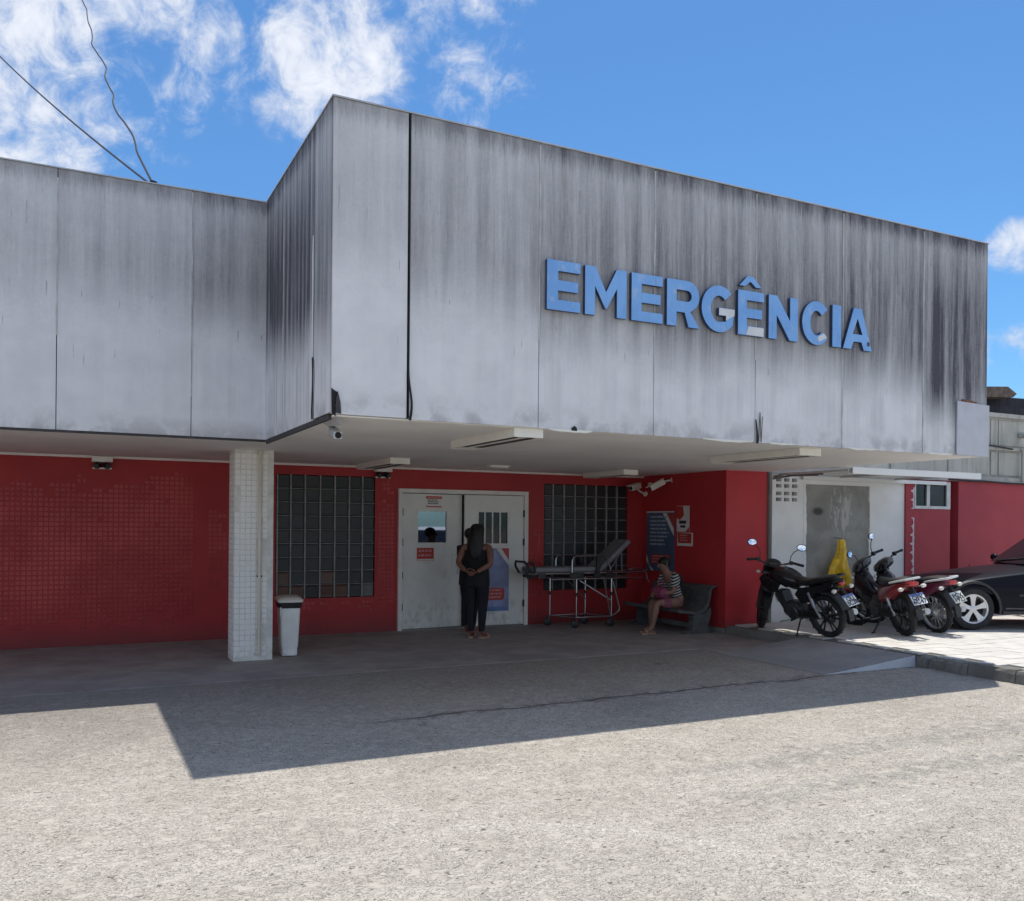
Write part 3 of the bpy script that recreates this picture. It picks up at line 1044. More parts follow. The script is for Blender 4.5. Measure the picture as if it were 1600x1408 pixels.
# glass block windows
def block_window(x0, x1, z0, z1, cols, rows, tint):
    b = MB()
    zs = [z0 + (z1 - z0) * k / rows for k in range(rows + 1)]
    hb_ = MB()
    for c in cols:                                     # upright mortar ribs
        b.box(c - .009, D - .008, z0, c + .009, D + .06, z1)
    edges = [x0] + list(cols) + [x1]
    for k in range(1, rows):
        for i in range(len(edges) - 1):
            xa = edges[i] + (.0115 if i else 0); xb = edges[i + 1] - (.0115 if i < len(edges) - 2 else 0)
            hb_.box(xa, D + .016, zs[k] - .006, xb, D + .06, zs[k] + .006)
    fr = b.build('glass_block_window', MT['mull'], bld)
    tag(hb_.build('mortar_joint', MT['joint'], fr), kind='stuff')
    cache = {}
    for i in range(len(edges) - 1):
        for k in range(rows):
            w_, h_ = edges[i + 1] - edges[i] - .024, zs[k + 1] - zs[k] - .013
            mat = tint(i, k)
            key = (round(w_, 3), mat.name)
            if key not in cache:
                bb = MB()
                rings = []
                for (ins, dy) in ((0, .05), (0, .026), (.008, .019), (.03, .0205)):
                    rings.append([(-w_ / 2 + ins, dy, -h_ / 2 + ins), (w_ / 2 - ins, dy, -h_ / 2 + ins), (w_ / 2 - ins, dy, h_ / 2 - ins), (-w_ / 2 + ins, dy, h_ / 2 - ins)])
                bb.loft(rings)
                cache[key] = bb.mesh('glass_block', mat)
            o = link('glass_block', cache[key], fr)
            o.location = ((edges[i] + edges[i + 1]) / 2, D, (zs[k] + zs[k + 1]) / 2)
            o.rotation_euler = (random.uniform(-.012, .012), 0, random.uniform(-.012, .012))
    b = MB()
    b.box(x0, D + .061, z0, x1, D + .2, z1)
    b.build('window_back', MT['gap'], fr)
    return fr


block_window(*winL, [.805, .995, 1.20, 1.42, 1.635, 1.85, 2.05], 9,
             lambda i, k: MT['blockpale'] if (i == 7 and k < 1) else MT['blockred'] if (k == 0 and i in (1, 2, 4, 5)) or (k == 1 and i in (1, 4)) else MT['block'])
block_window(*winR, [5.28, 5.49, 5.70, 5.91, 6.11, 6.32, 6.53], 9, lambda i, k: MT['block'])

# double door
b = MB()
b.box(2.60, D - .055, 0, 2.66, D + .12, 2.155); b.box(4.735, D - .055, 0, 4.80, D + .12, 2.155); b.box(2.66, D - .055, 2.092, 4.735, D + .12, 2.155)
b.build('door_frame', MT['frame'], bld, bevel=.004)
AJAR = R(6.0)
LEFT_LEAF = Matrix.Translation((2.668, D + .02, 0)) @ Matrix.Rotation(AJAR, 4, 'Z') @ Matrix.Translation((-2.668, -(D + .02), 0))
def leaf(x0, x1, wx0, wx1, wz0, wz1, ang, hinge_left, bars):
    hx = x0 if hinge_left else x1
    root_m = Matrix.Translation((hx, D + .02, 0)) @ Matrix.Rotation(ang, 4, 'Z') @ Matrix.Translation((-hx, -(D + .02), 0))
    b = hwall(x0, x1, .025, 2.082, [(wx0, wx1, wz0, wz1)], D - .018, D + .027).xform(root_m)
    dr = b.build('door', MT['door'], bld)
    b = MB()
    t = .018
    for q in ((wx0 - t, wz0 - t, wx1 + t, wz0), (wx0 - t, wz1, wx1 + t, wz1 + t), (wx0 - t, wz0, wx0, wz1), (wx1, wz0, wx1 + t, wz1)):
        b.box(q[0], D - .026, q[1], q[2], D - .0185, q[3])
    b.xform(root_m).build('window_frame', MT['frame'], dr)
    b = MB(); b.box(wx0, D - .004, wz0, wx1, D + .004, wz1)
    b.xform(root_m).build('window_pane', MT['mirrorglass'] if not bars else MT['glass'], dr)
    if bars:
        for k in range(bars):
            x = wx0 + (wx1 - wx0) * (k + .85) / (bars + .8)
            b = MB(); b.box(x - .012, D - .014, wz0, x + .012, D - .006, wz1)
            b.xform(root_m).build('window_bar', MT['signwhite'], dr)
    for z in (.36, .84, 1.34, 1.80):
        b = MB(); hxx = x0 - .012 if hinge_left else x1 - .004
        b.tube([(hxx + .008, D - .036, z - .055), (hxx + .008, D - .036, z + .055)], .013 if hinge_left else .018, 8)
        b.build('hinge', MT['black'], dr, True)
    return dr
leaf(2.668, 3.694, 2.925, 3.42, 1.335, 1.815, AJAR, True, 0)
leaf(3.70, 4.728, 3.93, 4.44, 1.32, 1.815, 0.0, False, 3)
b = MB(); b.box(2.66, D - .05, 0, 4.735, D + .1, .020); b.build('threshold', MT['base'], bld)

# ------------------------------------------------------------------ annex with the white, grey and red wall
ann = thing('annex_building', 'red and white annex with raw cement patch behind the motorcycles', 'building')
YA = 3.70
vent = (8.05, 8.545, 1.995, 2.42)
b = hwall(7.95, 10.955, .10, 2.50, [vent, (8.68, 10.14, .10, 2.31)], YA, YA + .2); b.build('white_wall', MT['white'], ann)
# cement patch with a ragged outline, lying a little behind the paint
def ragged(x0, x1, z0, z1, seed):
    r_ = random.Random(seed); pts = []
    n = 34
    for i in range(n): pts.append((x1 + r_.uniform(-.03, .02), z0 + (z1 - z0) * i / n))
    pts.append((x1 - .02, z1)); pts.append((x0 + .02, z1))
    for i in range(n): pts.append((x0 + r_.uniform(-.02, .03), z1 - (z1 - z0) * i / n))
    return pts
b = MB(); b.box(8.64, YA + .02, .10, 10.18, YA + .1, 2.35)
b.build('cement_patch', MT['plaster'], ann)
for sx, sgn, sd in ((8.68, 1, 3), (10.14, -1, 4)):
    r_ = random.Random(sd)
    pts = [(sx - sgn * .03, .10)]
    n = 40
    for i in range(n + 1):
        z = .10 + 2.21 * i / n
        pts.append((sx + sgn * (.018 + .030 * noise.noise(Vector((sx, z * 4.5, sd))) + r_.uniform(-.010, .010)), z))
    pts.append((sx - sgn * .03, 2.31))
    b = MB(); b.prism(pts, lambda a, c, d: (a, d, c), YA - .006, YA + .019)
    b.build('ragged_paint_edge', MT['white'], ann)
# perforated vent bricks: three columns and four rows of openings
cx = [vent[0] + .025, vent[0] + .19, vent[0] + .355]
hol = []
for k, z in enumerate((vent[2] + .03, vent[2] + .125, vent[2] + .245, vent[2] + .34)):
    for c in cx: hol.append((c, c + .11, z, z + .058))
vb = hwall(*vent, hol, YA + .004, YA + .10).build('vent_block', MT['white'], ann)
b = MB(); b.box(vent[0], YA + .101, vent[2], vent[1], YA + .14, vent[3]); b.build('vent_back', MT['drip'], vb)
# red part
b = hwall(10.957, 12.12, .10, 2.50, [(11.19, 12.10, 1.955, 2.43)], YA, YA + .2); b.build('red_wall', MT['redwall'], ann)
b = MB(); b.box(10.957, YA - .030, .10, 11.165, YA - .0005, 2.42); b.build('red_pilaster', MT['redwall'], ann)
b = MB(); b.box(12.121, YA + .22, .10, 12.31, YA + .3, 2.50); b.build('red_recess', MT['redwall'], ann)
b = MB(); b.box(12.311, YA - .02, .10, 13.58, YA + .2, 2.46); b.build('red_wall', MT['redwall'], ann)
b = MB(); b.box(13.583, YA - .006, .10, 24, YA + .2, 2.46); b.build('red_wall', MT['redwall'], ann)
# torn white paint running up the pilaster edge
r_ = random.Random(12)
def torn(z0, z1):
    pts = []; n = int((z1 - z0) / .03)
    for i in range(n + 1):
        z = z0 + (z1 - z0) * i / n
        pts.append((11.160 + r_.uniform(-.006, .006), z))
    for i in range(n, -1, -1):
        z = z0 + (z1 - z0) * i / n
        pts.append((11.130 - (.075 if i % 5 == 0 else .0) * r_.uniform(.5, 1) + r_.uniform(-.015, .012), z))
    b = MB(); b.prism(pts, lambda a, c, d: (a, d, c), YA - .036, YA - .0305)
    b.build('torn_paint', MT['remnant'], ann)
torn(.6, 1.80); torn(1.95, 2.32)
# window
b = MB()
x0, x1, z0, z1 = 11.19, 12.10, 1.955, 2.43
for q in ((x0, z0, x1, z0 + .05), (x0, z1 - .045, x1, z1), (x0, z0 + .05, x0 + .03, z1 - .045), (x1 - .10, z0 + .05, x1, z1 - .045), (x0 + .30, z0 + .05, x0 + .38, z1 - .045)):
    b.box(q[0], YA - .02, q[1], q[2], YA + .05, q[3])
wn = b.build('window', MT['alu'], ann)
for xa, xb in ((x0 + .03, x0 + .30), (x0 + .38, x1 - .10)):
    b = MB(); b.box(xa, YA + .01, z0 + .05, xb, YA + .02, z1 - .045); b.build('window_pane', MT['glass'], wn)
b = MB(); b.box(7.875, YA - .05, 2.462, 24, YA + .0, 2.555) ; b.build('wall_cornice', plain('light_concrete_ledge', (.42, .40, .38), .85, var=.15, world=True), ann)
# concrete parapet above with recessed panels and bands
xs_ = [7.88, 9.2, 10.6, 12.05, 13.2, 13.42, 14.25, 15.6, 17, 20, 24]
b = MB(); b.box(7.88, YA + .03, 2.556, 24, YA + .5, 3.72)
par = b.build('parapet', MT['conc'], ann)
b = MB(); b.box(7.88, YA - .05, 3.66, 24, YA + .029, 3.735); b.box(7.88, YA - .035, 3.06, 24, YA + .029, 3.12)
b.build('parapet_band', MT['conc'], par)
for i in range(len(xs_) - 1):
    b = MB()
    xa, xb = xs_[i] + .03, xs_[i + 1] - .03
    b.box(xa, YA + .008, 2.60, xb, YA + .0295, 3.03); b.box(xa, YA + .012, 3.15, xb, YA + .0295, 3.62)
    b.build('parapet_panel', MT['conc'], par, bevel=.008)
b = MB(); b.box(7.875, YA - .02, .10, 7.949, YA + .2, 2.46); b.build('corner_post', MT['base'], ann)

# drain spout and hanging cables on the parapet
b = MB(); b.tube([(14.02, YA - .02, 3.36), (14.02, YA - .14, 3.36), (14.02, YA - .17, 3.33), (14.02, YA - .17, 3.1)], .055, 10)
b.tube([(14.02, YA - .07, 3.1), (14.02, YA - .07, 2.5)], .030, 8)
tag(b.build('drain_spout', MT['conc'], smooth=True), 'grey elbow drain spout on the concrete parapet at the far right', 'pipe')
b = MB()
b.tube([(12.0, YA - .07, 2.485), (12.6, YA - .075, 2.47), (12.9, YA - .08, 2.475), (13.6, YA - .08, 2.455), (15.5, YA - .08, 2.455), (24, YA - .08, 2.46)], .016, 6)
tag(b.build('wall_cable', MT['cable'], smooth=True), 'black cable sagging along the ledge over the red wall', 'cable')
b = MB(); b.tube([(12.96, YA - .06, 3.56), (12.94, YA - .06, 3.3), (12.95, YA - .06, 3.14), (13.3, YA - .06, 3.12), (13.75, YA - .06, 3.09)], .014, 6)
tag(b.build('wall_cable', MT['cable'], smooth=True), 'short black cable hooked over the concrete parapet', 'cable')

# white awning over the motorcycles: front rail, thin cover, back rail
aw = thing('awning', 'shallow white awning with hollow square rails over the motorcycles', 'awning')
def rail(xa, xb, y, z, t, u):
    ring = lambda x, r_: [(x, y - r_, z - r_), (x, y + r_, z - r_), (x, y + r_, z + r_), (x, y - r_, z + r_)]
    return MB().loft([ring(xa + .12, u), ring(xa, u), ring(xa, t), ring(xb, t), ring(xb, u)], caps=True)
rail(7.99, 10.72, 2.15, 2.425, .046, .034).build('front_rail', MT['tube'], aw)
rail(8.55, 11.90, 3.64, 2.405, .030, .02).build('back_rail', MT['tube'], aw)
b = MB(); b.box(8.02, 2.20, 2.452, 10.70, 3.60, 2.462); b.build('cover', MT['tube'], aw)
for x in (8.06, 9.35, 10.62):
    b = MB(); b.box(x - .02, 2.20, 2.425, x + .02, 3.605, 2.4505); b.build('rafter', MT['alu'], aw)

# cable bundle running on the wall towards the pier
b = MB()
b.tube([(7.96, 3.64, 2.40), (8.1, 3.55, 2.44), (8.37, 3.2, 2.44), (8.45, 3.1, 2.44)], .018, 6)
b.tube([(7.96, 3.66, 2.37), (8.2, 3.5, 2.42), (8.4, 3.15, 2.42)], .014, 6)
tag(b.build('cable_bundle', plain('brown_cable', (.14, .11, .095), .7), smooth=True), 'brown cables running from the pier to the white tubes', 'cable')

# far building at the right
far = thing('dark_roofed_building', 'far building with a dark slate wall above the concrete parapet', 'building')
b = MB(); b.box(16.5, 8, 0, 34, 14, 4.80)
b.build('upper_wall', MT['slate'], far)
b = MB()
b.prism([(16.8, 4.80), (34, 4.80), (34, 5.35), (19.9, 5.05)], lambda a, c, d: (a, d, c), 8.1, 14); b.build('roof', MT['slate'], far)
b = MB()
b.prism([(17.6, 4.86), (19.75, 4.98), (19.9, 5.08), (19.55, 5.24), (17.6, 5.10)], lambda a, c, d: (a, d, c), 7.7, 8.08); rf = b.build('roof_ridge', MT['brown'], far)

# ------------------------------------------------------------------ sign letters
sign = thing('emergency_sign', 'blue raised letters reading EMERGÊNCIA on the grey fascia', 'sign')
LZ0, LH = 3.525, .44
SK = -.0   # the row is level
def ring_pts(cx, cz, rx, rz, a0, a1, n=24):
    return [(cx + rx * math.cos(R(a0 + (a1 - a0) * i / n)), cz + rz * math.sin(R(a0 + (a1 - a0) * i / n))) for i in range(n + 1)]


def letter_shapes(ch, w_, h):
    t = .112; bt = .092
    if ch == 'I': return [(0, 0), (w_, 0), (w_, h), (0, h)], []
    if ch == 'E':
        m0, m1 = h * .5 - bt / 2, h * .5 + bt / 2
        return [(0, 0), (w_, 0), (w_, bt), (t, bt), (t, m0), (w_ * .93, m0), (w_ * .93, m1), (t, m1), (t, h - bt), (w_, h - bt), (w_, h), (0, h)], []
    if ch == 'M':
        a = .105
        return [(0, 0), (a, 0), (a, h * .60), (w_ / 2 - .008, h * .16), (w_ / 2 + .008, h * .16), (w_ - a, h * .60), (w_ - a, 0), (w_, 0), (w_, h), (w_ - a * 1.02, h), (w_ / 2, h * .50), (a * 1.02, h), (0, h)], []
    if ch == 'N':
        a = .105
        return [(0, 0), (a, 0), (a, h * .56), (w_ - a * 1.05, 0), (w_, 0), (w_, h), (w_ - a, h), (w_ - a, h * .45), (a * 1.05, h), (0, h)], []
    if ch == 'R':
        rz = h * .33; cz = h - rz; cx_ = w_ - rz * .98
        bowl = ring_pts(cx_, cz, rz * .98, rz, -62, 90, 16)
        out = [(0, 0), (t, 0), (t, h * .31), (cx_ - .03, h * .31), (w_ - .125, 0), (w_ + .005, 0), (w_ - .105, h * .335)] + bowl[2:] + [(0, h)]
        iz = rz - bt
        hole = [(t, cz - iz)] + ring_pts(cx_, cz, iz * .98, iz, -90, 90, 12) + [(t, cz + iz)]
        return out, [hole]
    if ch == 'A':
        a = .118
        out = [(0, 0), (a, 0), (a + .036, h * .19), (w_ - a - .036, h * .19), (w_ - a, 0), (w_, 0), (w_ / 2 + .058, h), (w_ / 2 - .058, h)]
        hole = [(w_ / 2 - .072, h * .37), (w_ / 2 + .072, h * .37), (w_ / 2, h * .76)]
        return out, [hole]
    rx, rz = w_ * .53, h * .515
    cx_, cz = rx, h / 2
    ix, iz = rx - .112, rz - .098
    if ch == 'C':
        return ring_pts(cx_, cz, rx, rz, 42, 318, 30) + ring_pts(cx_, cz, ix, iz, 318, 42, 26), []
    if ch == 'G':
        o = ring_pts(cx_, cz, rx, rz, 46, 322, 30)
        i = ring_pts(cx_, cz, ix, iz, 300, 46, 26)
        return o + [(w_, h * .53), (w_ * .52, h * .53), (w_ * .52, h * .36), (w_ - .105, h * .36), (w_ - .105, h * .235)] + i[1:], []


spans = [('E', 1.90, 2.24), ('M', 2.29, 2.735), ('E', 2.79, 3.14), ('R', 3.19, 3.57), ('G', 3.60, 4.005), ('E', 4.05, 4.38), ('N', 4.445, 4.835), ('C', 4.895, 5.275), ('I', 5.32, 5.445), ('A', 5.475, 5.90)]
for k, (ch, xa, xb) in enumerate(spans):
    out, hol = letter_shapes(ch, xb - xa, LH)
    b = MB()
    b.prism(out, lambda a, c, d: (xa + a, d, LZ0 + c), -.050, -.012, hol)
    me = b.mesh('letter', [MT['bluedark'], MT['blue']])
    for p in me.polygons:
        if p.normal.y < -.8: p.material_index = 1
    L = link('letter', me, sign)
    for (lx, lz) in ((.06, .08), (.06, LH - .08)):
        pass
    def piece(nm, pts, mat, y0=-.0530, y1=-.0505):
        bb = MB(); bb.prism(pts, lambda a, c, d: (xa + a, d, LZ0 + c), y0, y1); return bb.build(nm, mat, L)
    if k == 5:
        piece('bare_patch', [(.10, .003), (.327, .003), (.327, .088), (.135, .088)], MT['silver'])
        bb = MB()
        bb.prism([(.015, .485), (.085, .485), (.155, .535), (.225, .485), (.295, .485), (.195, .585), (.115, .585)], lambda a, c, d: (xa + a, d, LZ0 + c), -.050, -.012)
        me = bb.mesh('circumflex', [MT['bluedark'], MT['blue']])
        for p in me.polygons:
            if p.normal.y < -.8: p.material_index = 1
        link('circumflex', me, L)
    if k == 4: piece('bare_patch', [(.212, .162), (.298, .162), (.298, .115), (.36, .15), (.402, .17), (.402, .230), (.212, .230)], MT['silver'])
    if k == 7: piece('bare_patch', [(.235, .03), (.285, .05), (.345, .085), (.300, .125), (.27, .105), (.215, .075)], MT['silver'])
    if k == 9: piece('dark_spot', [(.355, .05), (.385, .05), (.395, .08), (.37, .10), (.352, .085)], MT['bluedark'])

# ------------------------------------------------------------------ ceiling lights and lamps
def ceiling_light(x0, x1, y0, y1, label):
    t = thing('ceiling_light', label, 'light fitting', ((x0 + x1) / 2, (y0 + y1) / 2, ZC - .001), group='fluorescent fittings under the canopy')
    hx, hy, h = (x1 - x0) / 2, (y1 - y0) / 2, .078
    b = MB(); b.box(-hx, -hy + .013, -.02, hx, hy - .013, 0)
    for s_ in (-1, 1):
        b.box(s_ * hx - (.012 if s_ > 0 else 0), -hy + .013, -h, s_ * hx + (.012 if s_ < 0 else 0), hy - .013, -.0205)
    b.box(-.03, -hy + .013, -.0720, .03, hy - .1555, -.0205)
    b.box(-hx + .013, hy - .155, -.074, hx - .013, hy - .014, -.0205)
    b.build('housing', MT['fitting'], t)
    for s_ in (-1, 1):
        b = MB(); y = s_ * (hy - .0065); b.box(-hx, y - .006, -h, hx, y + .006, 0); b.build('end_plate', MT['fitting'], t, bevel=.003)
    b = MB()
    for s_ in (-1, 1):
        b.box(min(s_ * .035, s_ * (hx - .014)), -hy + .16, -.071, max(s_ * .035, s_ * (hx - .014)), hy - .16, -.064)
    b.build('dark_underside', MT['drip'], t)  # dark plates painted in for the shade inside the open fitting
    return t
ceiling_light(1.64, 1.93, .05, 1.50, 'fluorescent fitting near the fascia, above the space left of the double door')
ceiling_light(1.85, 2.12, 4.02, 5.50, 'fluorescent fitting close to the back wall over the left glass block window')
ceiling_light(5.16, 5.47, .24, 1.72, 'fluorescent fitting near the fascia under the last letters of the sign')
ceiling_light(5.69, 5.95, 4.40, 5.60, 'fluorescent fitting close to the back wall over the right glass block window')
t = thing('ceiling_lamp', 'small flat white ceiling lamp above the double door', 'lamp', (3.7, 4.67, ZC))
b = MB(); b.box(-.15, -.06, -.035, .15, .06, -.001); b.build('diffuser', MT['tube'], t, bevel=.01)
b = MB(); b.box(-.17, -.075, -.0095, .17, .075, -.0005); b.build('rim', MT['fitting'], t)

def emergency_lamp(x, y, label):
    t = thing('emergency_lamp', label, 'emergency lamp', (x, y, ZC), group='twin emergency lamps on the back wall')
    b = MB(); b.box(-.125, -.11, -.085, .125, .0, -.012); b.build('housing', MT['fitting'], t, bevel=.008)
    for s_ in (-1, 1):
        b = MB(); b.lathe((s_ * .062, -.06, -.135), (s_ * .2, -1, -.25), [(.0, .04), (.030, .04), (.042, .0), (.046, -.05), (.04, -.06)], 14)
        h = b.build('lamp_head', MT['black'], t, True)
        b = MB(); b.tube([(s_ * .062, -.045, -.086), (s_ * .062, -.05, -.11)], .01, 6); b.build('stem', MT['black'], h)
    b = MB(); b.box(-.115, -.045, -.175, .115, -.01, -.155); b.build('tray', MT['fitting'], t)
    return t
emergency_lamp(-1.46, D - .03, 'twin emergency lamp under the left soffit above the red tiled wall')
emergency_lamp(2.34, D - .03, 'twin emergency lamp above the door frame left corner, half behind a fitting')

# ------------------------------------------------------------------ security cameras
def bullet_camera(name_label, loc, rz, tilt, arm, mat=MT['fitting']):
    t = thing('security_camera', name_label, 'security camera', loc, (0, 0, rz))
    xf = Matrix.Rotation(-tilt, 4, 'X')
    b = MB(); b.box(-.045, -.02, -.045, .045, .24, .045); b.xform(xf).build('housing', mat, t, bevel=.012)
    b = MB(); b.box(-.055, -.03, .047, .055, .30, .055); b.xform(xf).build('sun_hood', mat, t)
    b = MB(); b.lathe((0, .2405, 0), (0, 1, 0), [(.034, 0), (.034, .012), (.026, .012), (.024, .004)], 14); b.xform(xf).build('lens', MT['black'], t, True)
    b = MB(); b.tube(arm, .016, 8); b.tube([Vector(arm[-1]) , Vector(arm[-1]) + (Vector(arm[-1]) - Vector(arm[-2])).normalized() * .015], .045, 12)
    b.build('bracket', mat, t, True)
    return t
# under the broken corner: a bent grey flap of sheet with a small camera below it
t = thing('security_camera', 'small grey security camera under the bent flap of the fascia corner', 'security camera', (.12, .33, 2.36))
b = MB(); b.prism([(-.035, -.02), (.035, -.02), (.035, .05), (-.035, .05)], lambda a, c, d: (a, d, c + d * .3), -.10, .08); b.build('housing', MT['alu'], t, bevel=.01)
b = MB(); b.lathe((0, -.101, -.015), (0, -1, -.3), [(.026, -.01), (.026, .012), (.018, .012), (.016, .004)], 14); b.build('lens', MT['gap'], t, True)
b = MB(); b.tube([(0, .04, .06), (-.01, .06, .12)], .014, 8); b.build('bracket', MT['black'], t, True)
b = MB()
b.prism([(.036, 2.475), (.52, 2.478), (.46, 2.43), (.10, 2.42)], lambda a, c, d: (.05 + d + (2.475 - c) * 1.2, a, c), 0, .008)
b.build('bent_flap', MT['silver'], bld).data.materials[0] = MT['flap']
bullet_camera('white bullet camera in the inner corner above the blue poster', (6.86, 5.70, 2.30), R(112), R(12), [(0, .05, -.05), (.0, -.06, -.10), (-.02, -.17, -.13)])
t2 = bullet_camera('white bullet camera with round base near the middle of the red side wall', (6.93, 5.10, 2.345), R(70), R(28), [(0, .02, .0), (-.03, -.06, .02), (-.06, -.12, .03)])
b = MB(); b.tube([(7.045, 5.62, 2.335), (7.045, 5.20, 2.345)], .012, 8); b.tube([(7.045, 5.66, 2.33), (7.045, 5.60, 2.335)], .03, 10)
tag(b.build('conduit', MT['fitting'], smooth=True), 'thin white conduit between the two cameras on the red side wall', 'conduit')

# ------------------------------------------------------------------ signs and posters
def lines(parent, to3, x0, x1, zs, h, mat, seed, y0, y1, frac=(.7, 1.0)):
    r_ = random.Random(seed)
    for z in zs:
        b = MB(); x = x0; xe = x0 + (x1 - x0) * r_.uniform(*frac)
        while x < xe:
            wd = r_.uniform(.10, .26) * (x1 - x0)
            xb = min(x + wd, xe)
            b.prism([(x, z), (xb, z), (xb, z + h), (x, z + h)], to3, y0, y1)
            x = xb + h * .5
        b.build('text_line', mat, parent)
def board(name, label, cat, x0, x1, z0, z1, mat, plane, th=.004):
    """plane 'door' faces -Y on the door, 'pier' faces -X on the pier wall"""
    t = thing(name, label, cat)
    to3 = (lambda a, c, d: tuple((LEFT_LEAF if a < 3.68 else Matrix.Identity(4)) @ Vector((a, D - .0185 - d, c)))) if plane == 'door' else (lambda a, c, d: (7.06 - .002 - d, a, c))
    b = MB(); b.prism([(x0, z0), (x1, z0), (x1, z1), (x0, z1)], to3, 0, th); b.build('board', mat, t)
    def sub(nm, pts, mt, lay=1):
        bb = MB(); bb.prism(pts, to3, th + .0015 * (lay - 1) + .0002, th + .0015 * lay); return bb.build(nm, mt, t)
    return t, to3, sub
T, to3, sub = board('door_notice', 'white notice with red bands at the top of the left door leaf', 'notice', 3.055, 3.335, 1.875, 2.055, MT['signwhite'], 'door')
sub('red_band', [(3.06, 2.010), (3.33, 2.010), (3.33, 2.050), (3.06, 2.050)], MT['signred'])
sub('red_band', [(3.06, 1.880), (3.33, 1.880), (3.33, 1.898), (3.06, 1.898)], MT['signred'])
lines(T, to3, 3.09, 3.31, (1.985, 1.957, 1.93), .013, MT['ink'], 1, .0042, .0056)
lines(T, to3, 3.09, 3.31, (2.022,), .016, MT['textpink'], 2, .006, .007, (.9, 1))
T, to3, sub = board('door_notice', 'red notice with white lines under the left door window', 'notice', 2.91, 3.20, 1.055, 1.255, MT['signred'], 'door')
sub('white_band', [(2.915, 1.06), (3.195, 1.06), (3.195, 1.085), (2.915, 1.085)], MT['signwhite'])
lines(T, to3, 2.94, 3.18, (1.195, 1.125), .030, MT['textpink'], 3, .0042, .0056, (.9, 1))
T, to3, sub = board('paper_scrap', 'small pale paper scrap stuck under the red door notice', 'paper', 3.01, 3.12, 1.015, 1.045, MT['signwhite'], 'door', .002)
T, to3, sub = board('banner', 'blue and white banner with a red text box on the right door leaf', 'banner', 3.86, 4.47, .245, 1.245, MT['bannerblue'], 'door', .004)
sub('white_corner', [(4.24, 1.243), (4.33, 1.243), (4.465, 1.05), (4.465, .97)], MT['signwhite'])
sub('red_corner', [(4.335, 1.243), (4.465, 1.243), (4.465, 1.06)], MT['signred'])
sub('blue_foot', [(3.865, .247), (4.465, .247), (4.465, .31), (3.865, .325)], plain('mid_blue_print', (.12, .20, .42), .5))
sub('red_text_box', [(3.95, .42), (4.36, .42), (4.39, .45), (4.39, .585), (4.36, .615), (3.95, .615)], MT['signred'])
lines(T, to3, 3.98, 4.36, (.565, .51, .455), .026, MT['textpink'], 4, .006, .0072, (.9, 1))

PB = 7.06
T, to3, sub = board('wall_poster', 'tall blue poster with text lines and white corner stripes on the red side wall', 'poster', 4.95, 5.72, .86, 1.87, MT['signblue'], 'pier', .012)
sub('top_strip', [(4.95, 1.845), (5.72, 1.845), (5.72, 1.865), (4.95, 1.865)], MT['textwhite'])
sub('corner_stripe', [(4.955, 1.46), (4.955, 1.58), (5.16, 1.835), (5.26, 1.835)], MT['textwhite'])
sub('corner_stripe', [(5.715, 1.06), (5.715, 1.14), (5.53, .87), (5.62, .87)][::1] if False else [(5.715, 1.14), (5.60, .865), (5.51, .865), (5.715, 1.02)], MT['textwhite'])
sub('red_corner', [(4.955, 1.60), (5.12, 1.83), (4.955, 1.83)], MT['signred'])
sub('red_text_box', [(5.05, .985), (5.58, .985), (5.58, 1.14), (5.05, 1.14)], MT['signred'])
def plines(T, to3, xr, xl_, zs, h, mat, seed, th):
    r_ = random.Random(seed)
    for z in zs:
        b = MB(); x = xr; xe = xr - (xr - xl_) * r_.uniform(.7, 1)
        while x > xe:
            nx_ = max(x - r_.uniform(.08, .2), xe)
            b.prism([(nx_, z), (x, z), (x, z + h), (nx_, z + h)], to3, th, th + .0015); x = nx_ - .02
        b.build('text_line', mat, T)
plines(T, to3, 5.62, 5.08, (1.76, 1.69, 1.625, 1.56, 1.495, 1.43, 1.365, 1.30), .026, MT['text'], 5, .0136)
plines(T, to3, 5.55, 5.08, (1.10, 1.055, 1.005), .022, MT['textpink'], 6, .0136)
T, to3, sub = board('wall_sign', 'white sign with a torn red top beside the blue poster', 'sign', 4.56, 4.885, 1.53, 1.95, MT['signwhite'], 'pier', .006)
sub('red_print', [(4.72, 1.945), (4.883, 1.945), (4.883, 1.75), (4.80, 1.72), (4.70, 1.79)], MT['signred'])
sub('grey_print', [(4.64, 1.71), (4.82, 1.71), (4.82, 1.66), (4.64, 1.66)], MT['drip']); sub('grey_print', [(4.66, 1.635), (4.79, 1.635), (4.79, 1.595), (4.66, 1.595)], MT['drip'])
sub('red_corner', [(4.562, 1.532), (4.65, 1.532), (4.562, 1.61)], MT['signred'])
T, to3, sub = board('wall_sign', 'small red lettered sign with a white frame under the torn white sign', 'sign', 4.47, 4.87, 1.30, 1.515, MT['signwhite'], 'pier', .006)
sub('red_print', [(4.50, 1.345), (4.84, 1.345), (4.86, 1.512), (4.50, 1.50)], MT['signred'])
plines(T, to3, 4.80, 4.54, (1.465, 1.425, 1.385), .015, MT['textpink'], 8, .0080)

